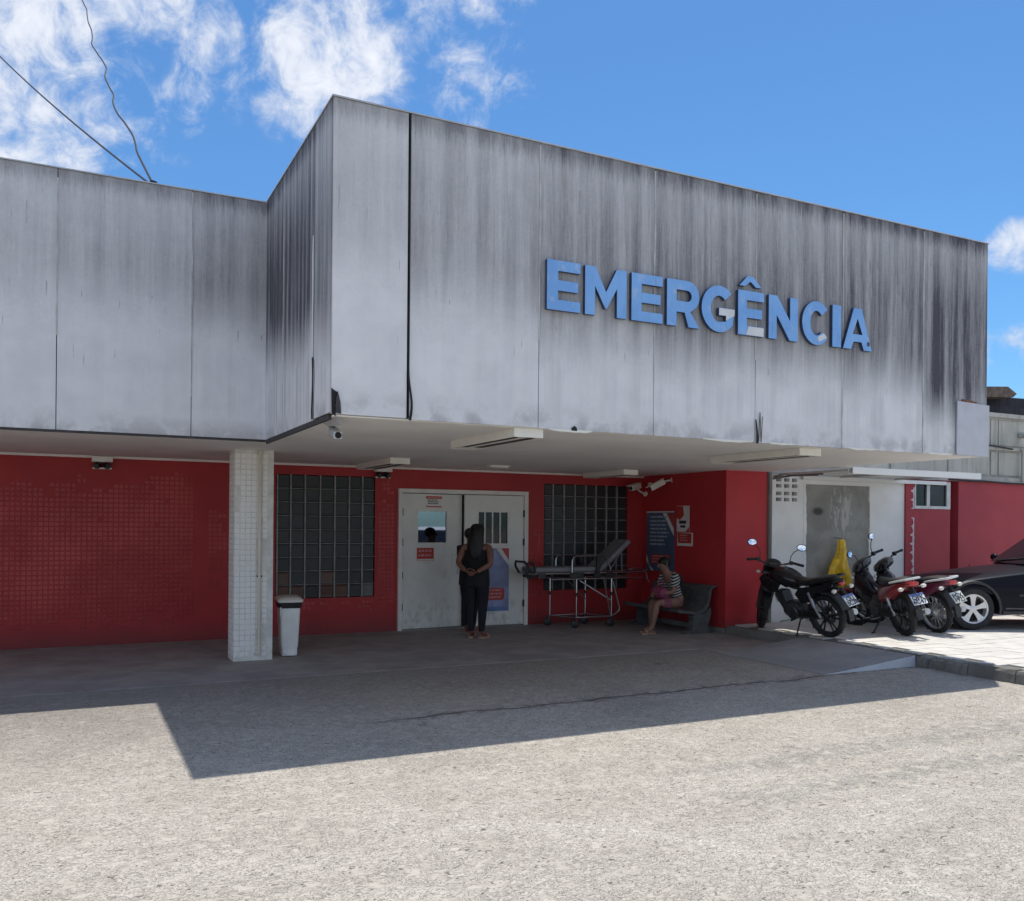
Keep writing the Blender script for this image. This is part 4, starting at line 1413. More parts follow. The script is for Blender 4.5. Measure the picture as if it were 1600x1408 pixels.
# ------------------------------------------------------------------ litter bin
t = thing('litter_bin', 'white swing-lid litter bin beside the white column', 'litter bin', (.575, 4.05, 0), (0, 0, R(-4)))
def rr(w_, d_, z, r_=.03, n=4):
    pts = []
    for cx_, cy_, a0 in ((w_ - r_, d_ - r_, 0), (-w_ + r_, d_ - r_, 90), (-w_ + r_, -d_ + r_, 180), (w_ - r_, -d_ + r_, 270)):
        for i in range(n + 1):
            a = R(a0 + 90 * i / n); pts.append((cx_ + r_ * math.cos(a), cy_ + r_ * math.sin(a), z))
    return pts
b = MB(); b.loft([rr(.092, .12, .012), rr(.094, .123, .11), rr(.100, .128, .112), rr(.122, .155, .615)]); bd = b.build('body', MT['bin'], t, True)
b = MB(); b.loft([rr(.096, .122, .0), rr(.096, .122, .0115)]); b.build('foot', MT['black'], t)
b = MB(); b.box(-.05, -.17, .018, .05, -.126, .04); b.build('pedal', MT['bin'], t, bevel=.006)
b = MB(); b.loft([rr(.126, .160, .590), rr(.140, .172, .66)]); b.build('rim', MT['black'], t, True)
b = MB()
def tz(pts, k): return [(x, y, z + (y + .17) * k) for x, y, z in pts]
b.loft([tz(rr(.150, .182, .662), .06), tz(rr(.152, .184, .69), .06), tz(rr(.125, .155, .712, .05), .06)]); b.build('lid', MT['binlid'], t, True)
b = MB(); b.tube([(-.118, -.158, .50), (-.118, -.172, .53), (-.118, -.172, .58), (-.118, -.158, .60)], .010, 6); b.build('clip', MT['bin'], t, True)

# ------------------------------------------------------------------ stretcher
S = thing('hospital_stretcher', 'wheeled hospital stretcher with raised backrest under the right window', 'stretcher', (0, 0, 0))
ya, yb = 5.12, 5.58
b = MB()
for y in (ya, yb):
    b.tube([(4.52, y, .865), (6.55, y, .865)], .016, 8)
    b.tube([(4.85, y, .775), (6.55, y, .775)], .014, 8)
for x in (4.52, 5.3, 6.0, 6.55): b.tube([(x, ya, .865), (x, yb, .865)], .013, 8)
b.build('frame', MT['chrome'], S, True)
for y in (ya - .004, yb + .004):
    for x0, x1 in ((4.60, 4.74), (5.17, 5.42), (5.62, 5.74), (5.84, 5.96)):
        b = MB(); b.box(x0, y - .02, .79, x1, y + .02, .875); b.build('clamp', MT['black'], S, bevel=.006)
b = MB(); b.box(4.55, ya + .01, .885, 5.80, yb - .01, .965); b.build('mattress', MT['mattress'], S, bevel=.025)
xf = Matrix.Translation((5.80, 0, .90)) @ Matrix.Rotation(R(-40), 4, 'Y')
b = MB(); b.box(.0, ya + .01, -.01, .70, yb - .01, .075); b.xform(xf); b.build('backrest', MT['mattress'], S, bevel=.03)
b = MB(); b.tube([(6.30, 5.35, .88), (6.28, 5.35, 1.26)], .014, 6); b.tube([(6.05, 5.35, .87), (6.28, 5.35, 1.2)], .012, 6); b.build('backrest_prop', MT['steel'], S, True)
for y in (ya - .03, yb + .03):
    b = MB(); b.tube([(5.20, y, .88), (5.20, y, 1.06), (5.225, y, 1.115), (5.28, y, 1.135), (5.78, y, 1.135), (5.84, y, 1.10), (5.88, y, 1.02), (5.91, y, .92)], .013, 8)
    gr = b.build('guard_rail', MT['chrome'], S, True)
    b = MB(); b.box(5.645, y - .022, .87, 5.705, y + .022, 1.155); b.build('latch', MT['black'], gr, bevel=.006)
for x, w_ in ((4.46, 1),):
    b = MB(); b.tube([(4.52, ya, .865), (4.44, ya + .02, .98), (4.42, ya + .08, 1.05), (4.42, yb - .08, 1.05), (4.44, yb - .02, .98), (4.52, yb, .865)], .018, 8)
    b.tube([(4.44, ya, .80), (4.40, ya, .92), (4.42, ya, 1.03), (4.50, ya, 1.05), (4.56, ya, .96), (4.54, ya, .82), (4.46, ya, .80)], .02, 8)
    b.build('push_handle', MT['black'], S, True)
b = MB(); b.tube([(6.55, ya, .865), (6.66, ya + .02, .90), (6.70, ya + .1, .90), (6.70, yb - .1, .90), (6.66, yb - .02, .90), (6.55, yb, .865)], .013, 8)
b.tube([(6.62, ya, .86), (6.64, ya, .76), (6.68, ya, .70)], .012, 6); b.build('push_handle', MT['steel'], S, True)
for (x, y) in ((5.08, yb), (5.30, ya), (5.74, yb), (5.95, ya)):
    b = MB(); b.tube([(x, y, .775), (x, y, .52)], .015, 8); b.tube([(x, y, .55), (x, y, .17)], .0115, 8)
    lg = b.build('leg', MT['chrome'], S, True)
    b = MB(); b.tube([(x, y, .50), (x, y, .56)], .02, 8); b.build('collar', MT['black'], lg, True)
b = MB()
b.tube([(5.42, ya + .1, .74), (5.95, ya, .42)], .012, 6); b.tube([(5.34, yb - .1, .74), (5.74, yb, .42)], .012, 6)
b.tube([(5.80, ya, .76), (5.90, ya, .36), (5.93, ya, .20)], .010, 6)
b.tube([(5.97, ya, .74), (6.10, ya, .32), (6.10, ya, .26), (6.02, ya, .20), (5.95, ya, .18)], .012, 8)
b.build('brace', MT['steel'], S, True)
b = MB()
b.tube([(5.08, yb, .17), (5.74, yb, .17)], .0125, 8); b.tube([(5.30, ya, .17), (5.95, ya, .17)], .0125, 8)
b.tube([(5.08, yb, .17), (5.30, ya, .17)], .0125, 8); b.tube([(5.74, yb, .17), (5.95, ya, .17)], .0125, 8)
b.build('lower_frame', MT['chrome'], S, True)
for (x, y) in ((5.06, yb), (5.30, ya), (5.74, yb), (5.95, ya)):
    b = MB(); b.lathe((x - .02, y, .065), (.25, 1, 0), [(.0, -.02), (.045, -.02), (.062, -.012), (.065, 0), (.062, .012), (.045, .02), (0, .02)], 18)
    wl = b.build('castor', MT['black'], S, True)
    b = MB(); b.box(x - .032, y - .03, .06, x + .0, y + .03, .165); b.build('fork', MT['engine'], wl)

# ------------------------------------------------------------------ bench
Bn = thing('bench', 'dark concrete bench with backrest along the red side wall', 'bench', (0, 0, 0))
b = MB()
prof = [(6.30, .385), (6.34, .36), (6.60, .335), (6.74, .36), (6.83, .46), (6.88, .68), (6.93, .715), (7.02, .72), (7.02, .695), (6.95, .685), (6.92, .64), (6.875, .42), (6.78, .315), (6.62, .285), (6.30, .325)]
b.prism(prof, lambda a, c, d: (a, d, c), 3.82, 5.30); b.build('seat', MT['bench'], Bn, bevel=.012)
for y in (3.80, 5.18):
    b = MB()
    b.prism([(6.40, .0), (6.46, .04), (6.54, .06), (6.56, .20), (6.54, .275), (6.80, .31), (6.885, .40), (6.90, .30), (6.84, .12), (6.86, .03), (6.96, .0)], lambda a, c, d: (a, d, c), y, y + .12)
    b.build('leg', MT['bench'], Bn, bevel=.01)

# ------------------------------------------------------------------ people
def hand_mesh(wr, dir_, side, curl, sc=1.0, mat=None):
    """palm with five fingers; dir_ along the palm, side towards the thumb, curl the way fingers bend"""
    d = Vector(dir_).normalized(); s_ = Vector(side); s_ = (s_ - d * s_.dot(d)).normalized(); n = Vector(curl).normalized()
    w_ = Vector(wr)
    V = [w_, w_ + d * .05 * sc, w_ + d * .085 * sc]; E = [(0, 1), (1, 2)]
    Rr = [(.022 * sc, .016 * sc), (.034 * sc, .014 * sc), (.036 * sc, .013 * sc)]
    ms = [skin(V, E, Rr, 'palm', mat, sub=1)]
    for k, (o, ln) in enumerate(((.028, .07), (.010, .078), (-.009, .072), (-.027, .058))):
        a = w_ + d * .075 * sc + s_ * o * sc
        p1 = a + d * ln * .45 * sc + n * .006; p2 = p1 + (d * .8 + n * .6).normalized() * ln * .35 * sc; p3 = p2 + (d * .4 + n).normalized() * ln * .28 * sc
        ms.append(skin([a, p1, p2, p3], [(0, 1), (1, 2), (2, 3)], [.0095 * sc, .009 * sc, .008 * sc, .0065 * sc], 'f', mat, sub=1))
    a = w_ + d * .02 * sc + s_ * .018 * sc
    p1 = a + (d * .6 + s_).normalized() * .04 * sc; p2 = p1 + (d + s_ * .3 + n * .4).normalized() * .032 * sc
    ms.append(skin([a, p1, p2], [(0, 1), (1, 2)], [.013 * sc, .0105 * sc, .008 * sc], 't', mat, sub=1))
    return ms


def person_body(J, Rr, mat, hands):
    """J: joint dict (local coordinates, person faces +Y)"""
    keys = list(J)
    idx = {k: i for i, k in enumerate(keys)}
    chain = [('pelvis', 'waist'), ('waist', 'chest'), ('chest', 'neck'), ('neck', 'jaw'), ('jaw', 'skull'), ('skull', 'crown')]
    for s_ in 'LR':
        chain += [('pelvis', 'hip' + s_), ('hip' + s_, 'knee' + s_), ('knee' + s_, 'calf' + s_), ('calf' + s_, 'ankle' + s_), ('ankle' + s_, 'toe' + s_),
                  ('chest', 'sh' + s_), ('sh' + s_, 'elb' + s_), ('elb' + s_, 'wr' + s_)]
    E = [(idx[a], idx[c]) for a, c in chain if a in idx and c in idx]
    body = skin([J[k] for k in keys], E, [Rr[k[:-1] if k[-1] in 'LR' and k[:-1] in Rr else k] for k in keys], 'person', mat, sub=2, root=idx['pelvis'])
    # face: nose and ears are grown as small extra bumps
    hd = Vector(J['skull']); fwd = Vector(J.get('_f', (0, 1, 0)))
    return body


def face_bits(head, fwd, mat):
    f = Vector(fwd).normalized(); u = Vector((0, 0, 1)); s_ = f.cross(u).normalized(); h = Vector(head)
    ms = [skin([h + f * .075 + u * .02, h + f * .10 - u * .015, h + f * .098 - u * .03], [(0, 1), (1, 2)], [.012, .016, .012], 'nose', mat, sub=1)]
    for k in (-1, 1):
        ms.append(skin([h + s_ * k * .078 - f * .005 + u * .02, h + s_ * k * .088 - f * .012, h + s_ * k * .08 - u * .025], [(0, 1), (1, 2)], [.012, .016, .009], 'ear', mat, sub=1))
    return ms


RAD = dict(pelvis=(.15, .115), waist=(.135, .10), chest=(.15, .105), neck=.055, jaw=.068, skull=(.083, .095), crown=(.05, .055),
           hip=.098, knee=.060, calf=.056, ankle=.036, toe=(.034, .02), sh=.058, elb=.040, wr=.028)


def standing(label, loc, rz, H, J, mats, rad, hands, top_r, hair_long, shoe, sleeve=False):
    sc = H / 1.62
    J = {k: tuple(c * sc for c in v) for k, v in J.items()}
    rr_ = {k: (tuple(c * sc for c in v) if isinstance(v, tuple) else v * sc) for k, v in rad.items()}
    body = person_body(J, rr_, mats['skin'], None)
    parts = [body] + face_bits(J['skull'], (0, 1, 0), mats['skin'])
    for (wr, d, s_, c) in hands:
        parts += hand_mesh([q * sc for q in wr], d, s_, c, .95 * sc, mats['skin'])
    me = join_meshes(parts, 'person', mats['skin'])
    me.polygons.foreach_set('use_smooth', [True] * len(me.polygons))
    p = link('person', me)
    p.location = loc; p.rotation_euler = (0, 0, rz)
    tag(p, label, 'person')
    # leggings
    for s_ in 'LR':
        pass
    keys = ['pelvis', 'hipL', 'kneeL', 'calfL', 'ankleL', 'hipR', 'kneeR', 'calfR', 'ankleR', 'waist']
    V = [J[k] for k in keys]
    rl = [tuple(q + .004 for q in rr_['pelvis'])] + [rr_['hip'] + .010, rr_['knee'] + .008, rr_['calf'] + .008, rr_['ankle'] + .010] * 2 + [tuple(q - .02 for q in rr_['waist'])]
    link('leggings', skin(V, [(0, 1), (1, 2), (2, 3), (3, 4), (0, 5), (5, 6), (6, 7), (7, 8), (0, 9)], rl, 'leggings', mats['legs']), p)
    # loose top
    rings = []
    for (z, rx, ry, cy) in top_r:
        ring = []
        for i in range(28):
            a = 2 * PI * i / 28
            k = 1 + .035 * math.sin(a * 5 + z * 9) * (1 if z < 1.0 else .3)
            ring.append((rx * k * math.cos(a) * sc, (cy + ry * k * math.sin(a)) * sc, (z + (.004 * math.sin(a * 3) if z < .8 else 0)) * sc))
        rings.append(ring)
    MB().loft(rings).build('top', mats['top'], p, True)
    if sleeve:
        for s_ in 'LR':
            a, e_ = Vector(J['sh' + s_]), Vector(J['elb' + s_])
            b_ = MB(); b_.tube([a + (a - e_) * .15, a.lerp(e_, .4), a.lerp(e_, .85)], [.07 * sc, .068 * sc, .06 * sc], 12); b_.build('sleeve', mats['top'], p, True)
    # hair
    c = Vector(J['skull'])
    b_ = MB()
    if hair_long:
        rings = []
        for (dz, rx, ry, cy) in ((.112, .03, .035, -.01), (.10, .068, .075, -.012), (.06, .096, .104, -.022), (.0, .104, .112, -.035), (-.06, .107, .100, -.055),
                                 (-.12, .112, .085, -.075), (-.19, .118, .070, -.095), (-.27, .112, .060, -.11), (-.34, .092, .048, -.118), (-.39, .06, .03, -.12), (-.41, .02, .012, -.12)):
            ring = []
            for i in range(26):
                a = 2 * PI * i / 26
                k = .96 + .07 * math.sin(a * 7 + dz * 12) + .05 * math.sin(a * 11 - dz * 30) + .04 * math.sin(a * 4 + dz * 55)
                y = math.sin(a) * ry * k
                if y > 0 and dz < .05: y *= .35
                ring.append((c.x + math.cos(a) * rx * k * sc, c.y + (cy + y) * sc, c.z + dz * sc))
            rings.append(ring)
        b_.loft(rings)
    else:
        b_.ell((c.x, c.y - .018, c.z + .03), .092 * sc, .10 * sc, .088 * sc)
    b_.build('hair', mats['hair'], p, True)
    for s_ in 'LR':
        a, tt = Vector(J['ankle' + s_]), Vector(J['toe' + s_])
        d = (tt - a); d.z = 0; d.normalize(); q = Vector((-d.y, d.x, 0))
        b_ = MB()
        o0 = a - d * .05; o0.z = 0
        rg = []
        for k, (l, wd) in enumerate(((0, .024), (.03, .034), (.10, .036), (.17, .042), (.22, .036), (.245, .016))):
            cpt = o0 + d * l
            rg.append([cpt + q * wd + Vector((0, 0, .002)), cpt - q * wd + Vector((0, 0, .002)), cpt - q * wd + Vector((0, 0, .024)), cpt + q * wd + Vector((0, 0, .024))])
        b_.loft(rg)
        cpt = o0 + d * .17
        b_.tube([cpt + q * .045 + Vector((0, 0, .02)), cpt + q * .025 + Vector((0, 0, .062)), cpt - q * .025 + Vector((0, 0, .062)), cpt - q * .045 + Vector((0, 0, .02))], .012, 6)
        b_.build('sandal', shoe, p, True)
    return p


J = dict(pelvis=(0, 0, .87), waist=(0, .01, 1.01), chest=(0, 0, 1.20), neck=(0, 0, 1.355), jaw=(0, .02, 1.43), skull=(0, .01, 1.505), crown=(0, 0, 1.575),
         hipL=(-.095, 0, .80), kneeL=(-.085, .02, .46), calfL=(-.085, -.015, .33), ankleL=(-.075, -.02, .085), toeL=(-.105, .13, .035),
         hipR=(.095, 0, .80), kneeR=(.085, .02, .46), calfR=(.085, -.015, .33), ankleR=(.08, -.02, .085), toeR=(.12, .125, .035),
         shL=(-.185, -.01, 1.295), elbL=(-.245, -.13, 1.06), wrL=(-.085, -.225, .955), shR=(.185, -.01, 1.295), elbR=(.245, -.13, 1.05), wrR=(.075, -.23, .945))
mw = dict(skin=MT['skin'], legs=MT['navycloth'], top=MT['blackcloth'], hair=MT['hair'])
TOP_W = ((.735, .176, .136, -.01), (.74, .182, .140, -.01), (.80, .180, .139, -.005), (.90, .176, .136, 0), (1.02, .160, .124, .005), (1.12, .178, .135, .005), (1.22, .18, .128, .0), (1.29, .15, .10, -.005), (1.335, .10, .07, -.005))
rad_w = dict(RAD); rad_w.update(hip=.102, knee=.063, calf=.058, ankle=.038, sh=.062, elb=.044, wr=.030, pelvis=(.150, .12))
standing('person seen from behind in black top and leggings, hands clasped, before the double door', (3.36, 4.62, .006), R(-44), 1.63, J, mw, rad_w,
         [((-.085, -.225, .955), (1, -.25, -.35), (0, -.2, 1), (.2, 1, 0)), ((.075, -.23, .945), (-1, -.3, -.3), (0, -.2, 1), (-.2, 1, 0))],
         TOP_W, True, MT['sandal'])
J2 = dict(J)
J2.update(elbL=(-.22, .06, 1.06), wrL=(-.10, .22, 1.02), elbR=(.22, .05, 1.05), wrR=(.10, .22, 1.0), shL=(-.175, 0, 1.295), shR=(.175, 0, 1.295))
m2 = dict(skin=MT['skin2'], legs=MT['navycloth'], top=MT['blackcloth'], hair=MT['hair'])
standing('person in dark clothes mostly hidden behind the one in leggings at the door gap', (3.55, 5.30, .006), R(-60), 1.56, J2, m2, RAD,
         [((-.10, .22, 1.02), (.5, .8, 0), (0, 0, 1), (.5, -.3, 0)), ((.10, .22, 1.0), (-.5, .8, 0), (0, 0, 1), (-.5, -.3, 0))],
         TOP_W, False, MT['sandalred'], True)

# seated person (local: faces +Y, turned to face -X)
Js = dict(pelvis=(0, 0, .47), waist=(0, .03, .60), chest=(0, .12, .79), neck=(0, .21, .92), jaw=(0, .255, .975), skull=(0, .265, 1.045), crown=(0, .262, 1.105),
          hipL=(-.09, .06, .45), kneeL=(-.10, .44, .47), calfL=(-.10, .47, .33), ankleL=(-.09, .52, .09), toeL=(-.10, .67, .03),
          hipR=(.09, .06, .45), kneeR=(.11, .40, .46), calfR=(.11, .40, .32), ankleR=(.10, .40, .09), toeR=(.12, .55, .03),
          shL=(-.165, .14, .86), elbL=(-.21, .22, .63), wrL=(-.09, .40, .60), shR=(.165, .14, .86), elbR=(.21, .22, .63), wrR=(.09, .38, .60))
rs = dict(RAD); rs.update(hip=.085, knee=.055, pelvis=(.14, .11))
body = person_body(Js, rs, MT['skin2'], None)
pm = [body] + face_bits(Js['skull'], (0, .9, -.25), MT['skin2'])
pm += hand_mesh((-.09, .40, .60), (.7, .6, -.1), (0, 0, 1), (.2, -.3, -1), .95, MT['skin2']) + hand_mesh((.09, .38, .60), (-.7, .6, -.1), (0, 0, 1), (-.2, -.3, -1), .95, MT['skin2'])
me = join_meshes(pm, 'person', MT['skin2'])
me.polygons.foreach_set('use_smooth', [True] * len(me.polygons))
man = link('person', me)
man.location = (6.50, 4.12, -.065); man.rotation_euler = (0, 0, R(88))
tag(man, 'person in striped shirt sitting bent forward on the concrete bench', 'person')
man.location = (6.50, 4.12, .0)
ks = ['pelvis', 'waist', 'chest', 'shL', 'elbL', 'shR', 'elbR']
Vs = [Vector(Js[k]) for k in ks]
Vs[4] = Vs[3].lerp(Vs[4], .75); Vs[6] = Vs[5].lerp(Vs[6], .75)
link('shirt', skin(Vs, [(0, 1), (1, 2), (2, 3), (3, 4), (2, 5), (5, 6)], [(.165, .14), (.16, .14), (.168, .135), .078, .066, .078, .066], 'shirt', MT['stripes']), man)
ks = ['pelvis', 'hipL', 'kneeL', 'hipR', 'kneeR', 'waist']
Vs = [Vector(Js[k]) for k in ks]
Vs[2] = Vs[1].lerp(Vs[2], .85); Vs[4] = Vs[3].lerp(Vs[4], .85)
link('shorts', skin(Vs, [(0, 1), (1, 2), (0, 3), (3, 4), (0, 5)], [(.145, .118), .096, .080, .096, .080, (.12, .09)], 'shorts', MT['pinkcloth']), man)
b = MB(); b.ell((0, .245, 1.075), .088, .098, .085)
b.build('hair', MT['hair'], man, True)
for s_ in 'LR':
    a, tt = Vector(Js['ankle' + s_]), Vector(Js['toe' + s_])
    d = (tt - a); d.z = 0; d.normalize(); q = Vector((-d.y, d.x, 0)); o0 = a - d * .05; o0.z = .0065
    b = MB()
    b.loft([[o0 + d * l + q * wd, o0 + d * l - q * wd, o0 + d * l - q * wd + Vector((0, 0, .018)), o0 + d * l + q * wd + Vector((0, 0, .018))] for l, wd in ((0, .024), (.03, .035), (.15, .042), (.21, .04), (.25, .018))])
    c = o0 + d * .16; b.tube([c + q * .045, c + q * .02 + Vector((0, 0, .055)), c - q * .02 + Vector((0, 0, .055)), c - q * .045], .011, 6)
    b.build('flip_flop', MT['sandal'], man, True)
b = MB()
rings = []
for (u, k) in ((-.15, .3), (-.13, .8), (-.06, 1.0), (.02, 1.05), (.09, .95), (.14, .7), (.155, .25)):
    rings.append([(u, .115 * k * math.cos(2 * PI * i / 16) * (1 + .06 * math.sin(i * 2.3 + u * 20)), .095 * k * math.sin(2 * PI * i / 16) * (1 + .06 * math.cos(i * 1.7))) for i in range(16)])
b.loft(rings)
bag = thing('bag', 'maroon cloth bag held on the lap of the seated person', 'bag', (6.17, 4.12, .61), (R(0), 0, R(90)))
b.build('pouch', MT['bag'], bag, True)
b = MB(); b.tube([(-.10, 0, .07), (-.07, -.02, .15), (.0, -.03, .175), (.07, -.02, .15), (.10, 0, .07)], .011, 6); b.build('strap', MT['bag'], bag, True)

# ------------------------------------------------------------------ motorcycles
def wheel(parent, mtx, r_, wd, spokes, rim_mat, spoke_mat, nm='wheel'):
    b = MB()
    ri = r_ - .062
    b.lathe((0, 0, 0), (1, 0, 0), [(ri + .008, -.032), (ri - .012, -.022), (ri - .016, 0), (ri - .012, .022), (ri + .008, .032), (ri + .002, 0)], 36, True)
    b.lathe((0, 0, 0), (1, 0, 0), [(.0, -.055), (.030, -.055), (.045, -.03), (.05, 0), (.045, .03), (.030, .055), (0, .055)], 18)
    if spokes > 10:
        for k in range(spokes):
            a = 2 * PI * k / spokes; sgn = 1 if k % 2 else -1
            p = Vector((sgn * .03, .042 * math.cos(a + .5 * sgn), .042 * math.sin(a + .5 * sgn))); q = Vector((sgn * .004, (ri - .01) * math.cos(a), (ri - .01) * math.sin(a)))
            b.tube([p, q], .0028, 4)
    else:
        for k in range(spokes):
            a = 2 * PI * k / spokes
            for s_ in (-.16, .16):
                p = Vector((0, .04 * math.cos(a), .04 * math.sin(a))); q = Vector((0, (ri - .008) * math.cos(a + s_), (ri - .008) * math.sin(a + s_)))
                b.tube([p, p.lerp(q, .5), q], [.016, .012, .013], 6)
    wl = b.xform(mtx).build(nm, rim_mat, parent, True)
    b = MB()
    h = wd / 2
    prof = [(ri, -h * .72), (ri + .025, -h), (r_ - .022, -h * .92), (r_ - .006, -h * .55), (r_, 0), (r_ - .006, h * .55), (r_ - .022, h * .92), (ri + .025, h), (ri, h * .72)]
    b.lathe((0, 0, 0), (1, 0, 0), prof, 40, True)
    b.xform(mtx).build('tyre', MT['rubber'], wl, True)
    b = MB()
    for k in range(34):
        a = 2 * PI * k / 34
        rm = Matrix.Rotation(a, 4, 'X')
        s_ = 1 if k % 2 else -1
        b.box(-h * .5 + s_ * .012, -.013, r_ - .004, h * .5 + s_ * .012, .013, r_ + .004, lambda p: rm @ p)
    tag(b.xform(mtx).build('tread', MT['rubber'], wl), kind='stuff')
    b = MB(); b.lathe((.0, 0, 0), (1, 0, 0), [(.062, .048), (.125, .050), (.125, .054), (.062, .054)] if nm == 'wheel' else [(.05, .04)], 24, True)
    b.xform(mtx).build('brake_disc', MT['steel'], wl, True)
    return wl


def squash(pts_r, cx=0.0):
    """rings for a body shell: list of (y, z, half width, half height)"""
    rings = []
    for (y, z, hw, hh) in pts_r:
        rings.append([(cx + hw * math.copysign(abs(math.cos(2 * PI * i / 16)) ** .75, math.cos(2 * PI * i / 16)), y, z + hh * math.copysign(abs(math.sin(2 * PI * i / 16)) ** .75, math.sin(2 * PI * i / 16))) for i in range(16)])
    return rings


def motorcycle(label, loc, heading, lean, steer, style, paint, seatmat, rim, nsp, plate_rows, platemat, blue_strip, scale=1.0, mirrors=True):
    t = thing('motorcycle', label, 'motorcycle', loc, (0, lean, heading), 'motorcycles parked on the sidewalk')
    t.scale = (scale,) * 3
    r_ = .298; WB = 1.27
    I = Matrix.Identity(4)
    step = style == 'step'
    wheel(t, Matrix.Translation((0, 0, r_)), r_, .105 if not step else .09, nsp, rim, rim)
    # --- steering group
    head = Vector((0, .93, .80)); ax = Vector((0, -.43, .90)).normalized()
    SM = Matrix.Translation(head) @ Matrix.Rotation(steer, 4, ax) @ Matrix.Translation(-head)
    wheel(t, SM @ Matrix.Translation((0, WB, r_)), r_, .085, nsp, rim, rim, 'wheel')
    b = MB()
    for s_ in (-.085, .085):
        b.tube([(s_, WB - .02, r_), (s_, WB - .17, .62), (s_, .90, .86)], [.022, .024, .02], 8)
    b.box(-.11, .90, .66, .11, .99, .70); b.box(-.11, .86, .83, .11, .95, .86)
    b.tube([(-.1, WB, r_), (.1, WB, r_)], .012, 6)
    b.xform(SM).build('front_fork', MT['engine'] if not step else MT['blackgloss'], t, True)
    b = MB()
    n = 12
    rg = []
    for i in range(n + 1):
        a = R(35 + 110 * i / n); rad = r_ + .028
        y, z = WB + rad * math.cos(a), r_ + rad * math.sin(a)
        rg.append([(-.062, y, z - .03), (-.055, y * 1, z), (0, WB + (rad + .012) * math.cos(a), r_ + (rad + .012) * math.sin(a)), (.055, y, z), (.062, y, z - .03), (.05, y, z - .008), (0, y, z), (-.05, y, z - .008)])
    b.loft(rg)
    b.xform(SM).build('front_fender', paint if style != 'old' else MT['black'], t, True)
    b = MB()
    b.tube([(-.36, .72, 1.015), (-.25, .76, 1.03), (-.12, .85, .985), (0, .875, .965), (.12, .85, .985), (.25, .76, 1.03), (.36, .72, 1.015)], .013, 8)
    hb = b.xform(SM).build('handlebar', MT['black'], t, True)
    for s_ in (-1, 1):
        b = MB(); b.tube([(s_ * .25, .76, 1.03), (s_ * .375, .715, 1.012)], .019, 8); b.ell((s_ * .378, .714, 1.012), .022, .022, .022, 8, 6); b.xform(SM).build('grip', MT['rubber'], hb, True)
        b = MB(); b.box(s_ * .225 - .025, .745, 1.0, s_ * .225 + .025, .80, 1.055); b.xform(SM).build('switch_box', MT['black'], hb, bevel=.006)
        b = MB(); b.tube([(s_ * .22, .80, 1.03), (s_ * .28, .815, 1.025), (s_ * .38, .775, 1.005)], .007, 6); b.xform(SM).build('lever', MT['black'] if style != 'old' else MT['steel'], hb, True)
        if not mirrors: continue
        b = MB(); b.tube([(s_ * .21, .775, 1.05), (s_ * .215, .77, 1.13), (s_ * .25, .765, 1.19), (s_ * .315, .765, 1.235)], .006, 6)
        mr = b.xform(SM).build('mirror', MT['black'], hb, True)
        b = MB(); b.lathe((s_ * .345, .775, 1.26), (-s_ * .12, -1, .10), [(.0, -.03), (.05, -.022), (.068, 0), (.064, .006), (0, .006)], 18)
        b.v = [((x - s_ * .345) * 1.05 + s_ * .345, y, (z - 1.26) * .74 + 1.26) for x, y, z in b.v]
        b.xform(SM).build('mirror_shell', MT['black'], mr, True)
        b = MB(); b.lathe((s_ * .344, .7665, 1.2605), (-s_ * .12, -1, .10), [(.057, .0), (.0, .001)], 18)
        b.v = [((x - s_ * .345) * 1.05 + s_ * .345, y, (z - 1.26) * .72 + 1.26) for x, y, z in b.v]
        b.xform(SM).build('mirror_glass', MT['mirror'], mr)
    if step:
        b = MB(); b.loft(squash([(.74, .985, .045, .03), (.77, .99, .12, .06), (.86, .965, .15, .085), (.95, .93, .12, .085), (1.03, .90, .05, .04)])); b.xform(SM).build('headlight_cowl', MT['blackgloss'], t, True)
        b = MB(); b.ell((0, 1.0, .915), .075, .04, .055); b.xform(SM).build('headlight', MT['clear'], t, True)
        b = MB(); b.prism([(-.10, .0), (.10, .0), (.08, .055), (-.08, .055)], lambda a, c, d: (a, .755 + d + c * .6, .985 + c), 0, .02); b.xform(SM).build('instrument_cluster', MT['black'], t, bevel=.008)
    else:
        b = MB(); b.loft(squash([(.84, .965, .06, .03), (.88, .955, .125, .06), (.96, .90, .125, .10), (1.05, .87, .115, .105), (1.10, .85, .08, .08)])); b.xform(SM).build('headlight_cowl', paint, t, True)
        b = MB(); b.ell((0, 1.085, .86), .082, .04, .082); b.xform(SM).build('headlight', MT['clear'], t, True)
        b = MB(); b.lathe((0, .865, .995), (0, -.7, .75), [(0, -.05), (.05, -.05), (.085, -.01), (.088, .0), (.08, .004), (0, .002)], 20)
        b.v = [((x) * 1.25, y, z) for x, y, z in b.v]
        b.xform(SM).build('instrument_cluster', MT['black'], t, True)
    for s_ in (-1, 1):
        b = MB(); b.tube([(s_ * .09, .98, .84), (s_ * .15, .98, .84)], .008, 6); ind = b.xform(SM).build('indicator', MT['black'], t)
        b = MB(); b.ell((s_ * .175, .98, .84), .034, .026, .024, 10, 7); b.xform(SM).build('indicator_lens', MT['amber'] if style == 'old' else MT['clear'], ind, True)
    # --- chassis
    b = MB()
    b.tube([(0, .90, .82), (0, .86, .50), (0, .70, .26), (0, .34, .24)], .022, 8)
    b.tube([(0, .90, .80), (0, .55, .66), (0, .20, .62), (0, -.28, .70)], .022, 8)
    for s_ in (-1, 1):
        b.tube([(s_ * .075, 0, r_), (s_ * .075, .34, .32)], [.018, .024], 8)
        b.tube([(s_ * .09, .30, .62), (s_ * .10, .33, .34), (s_ * .09, .36, .24)], .016, 8)
    b.build('frame', MT['engine'], t, True)
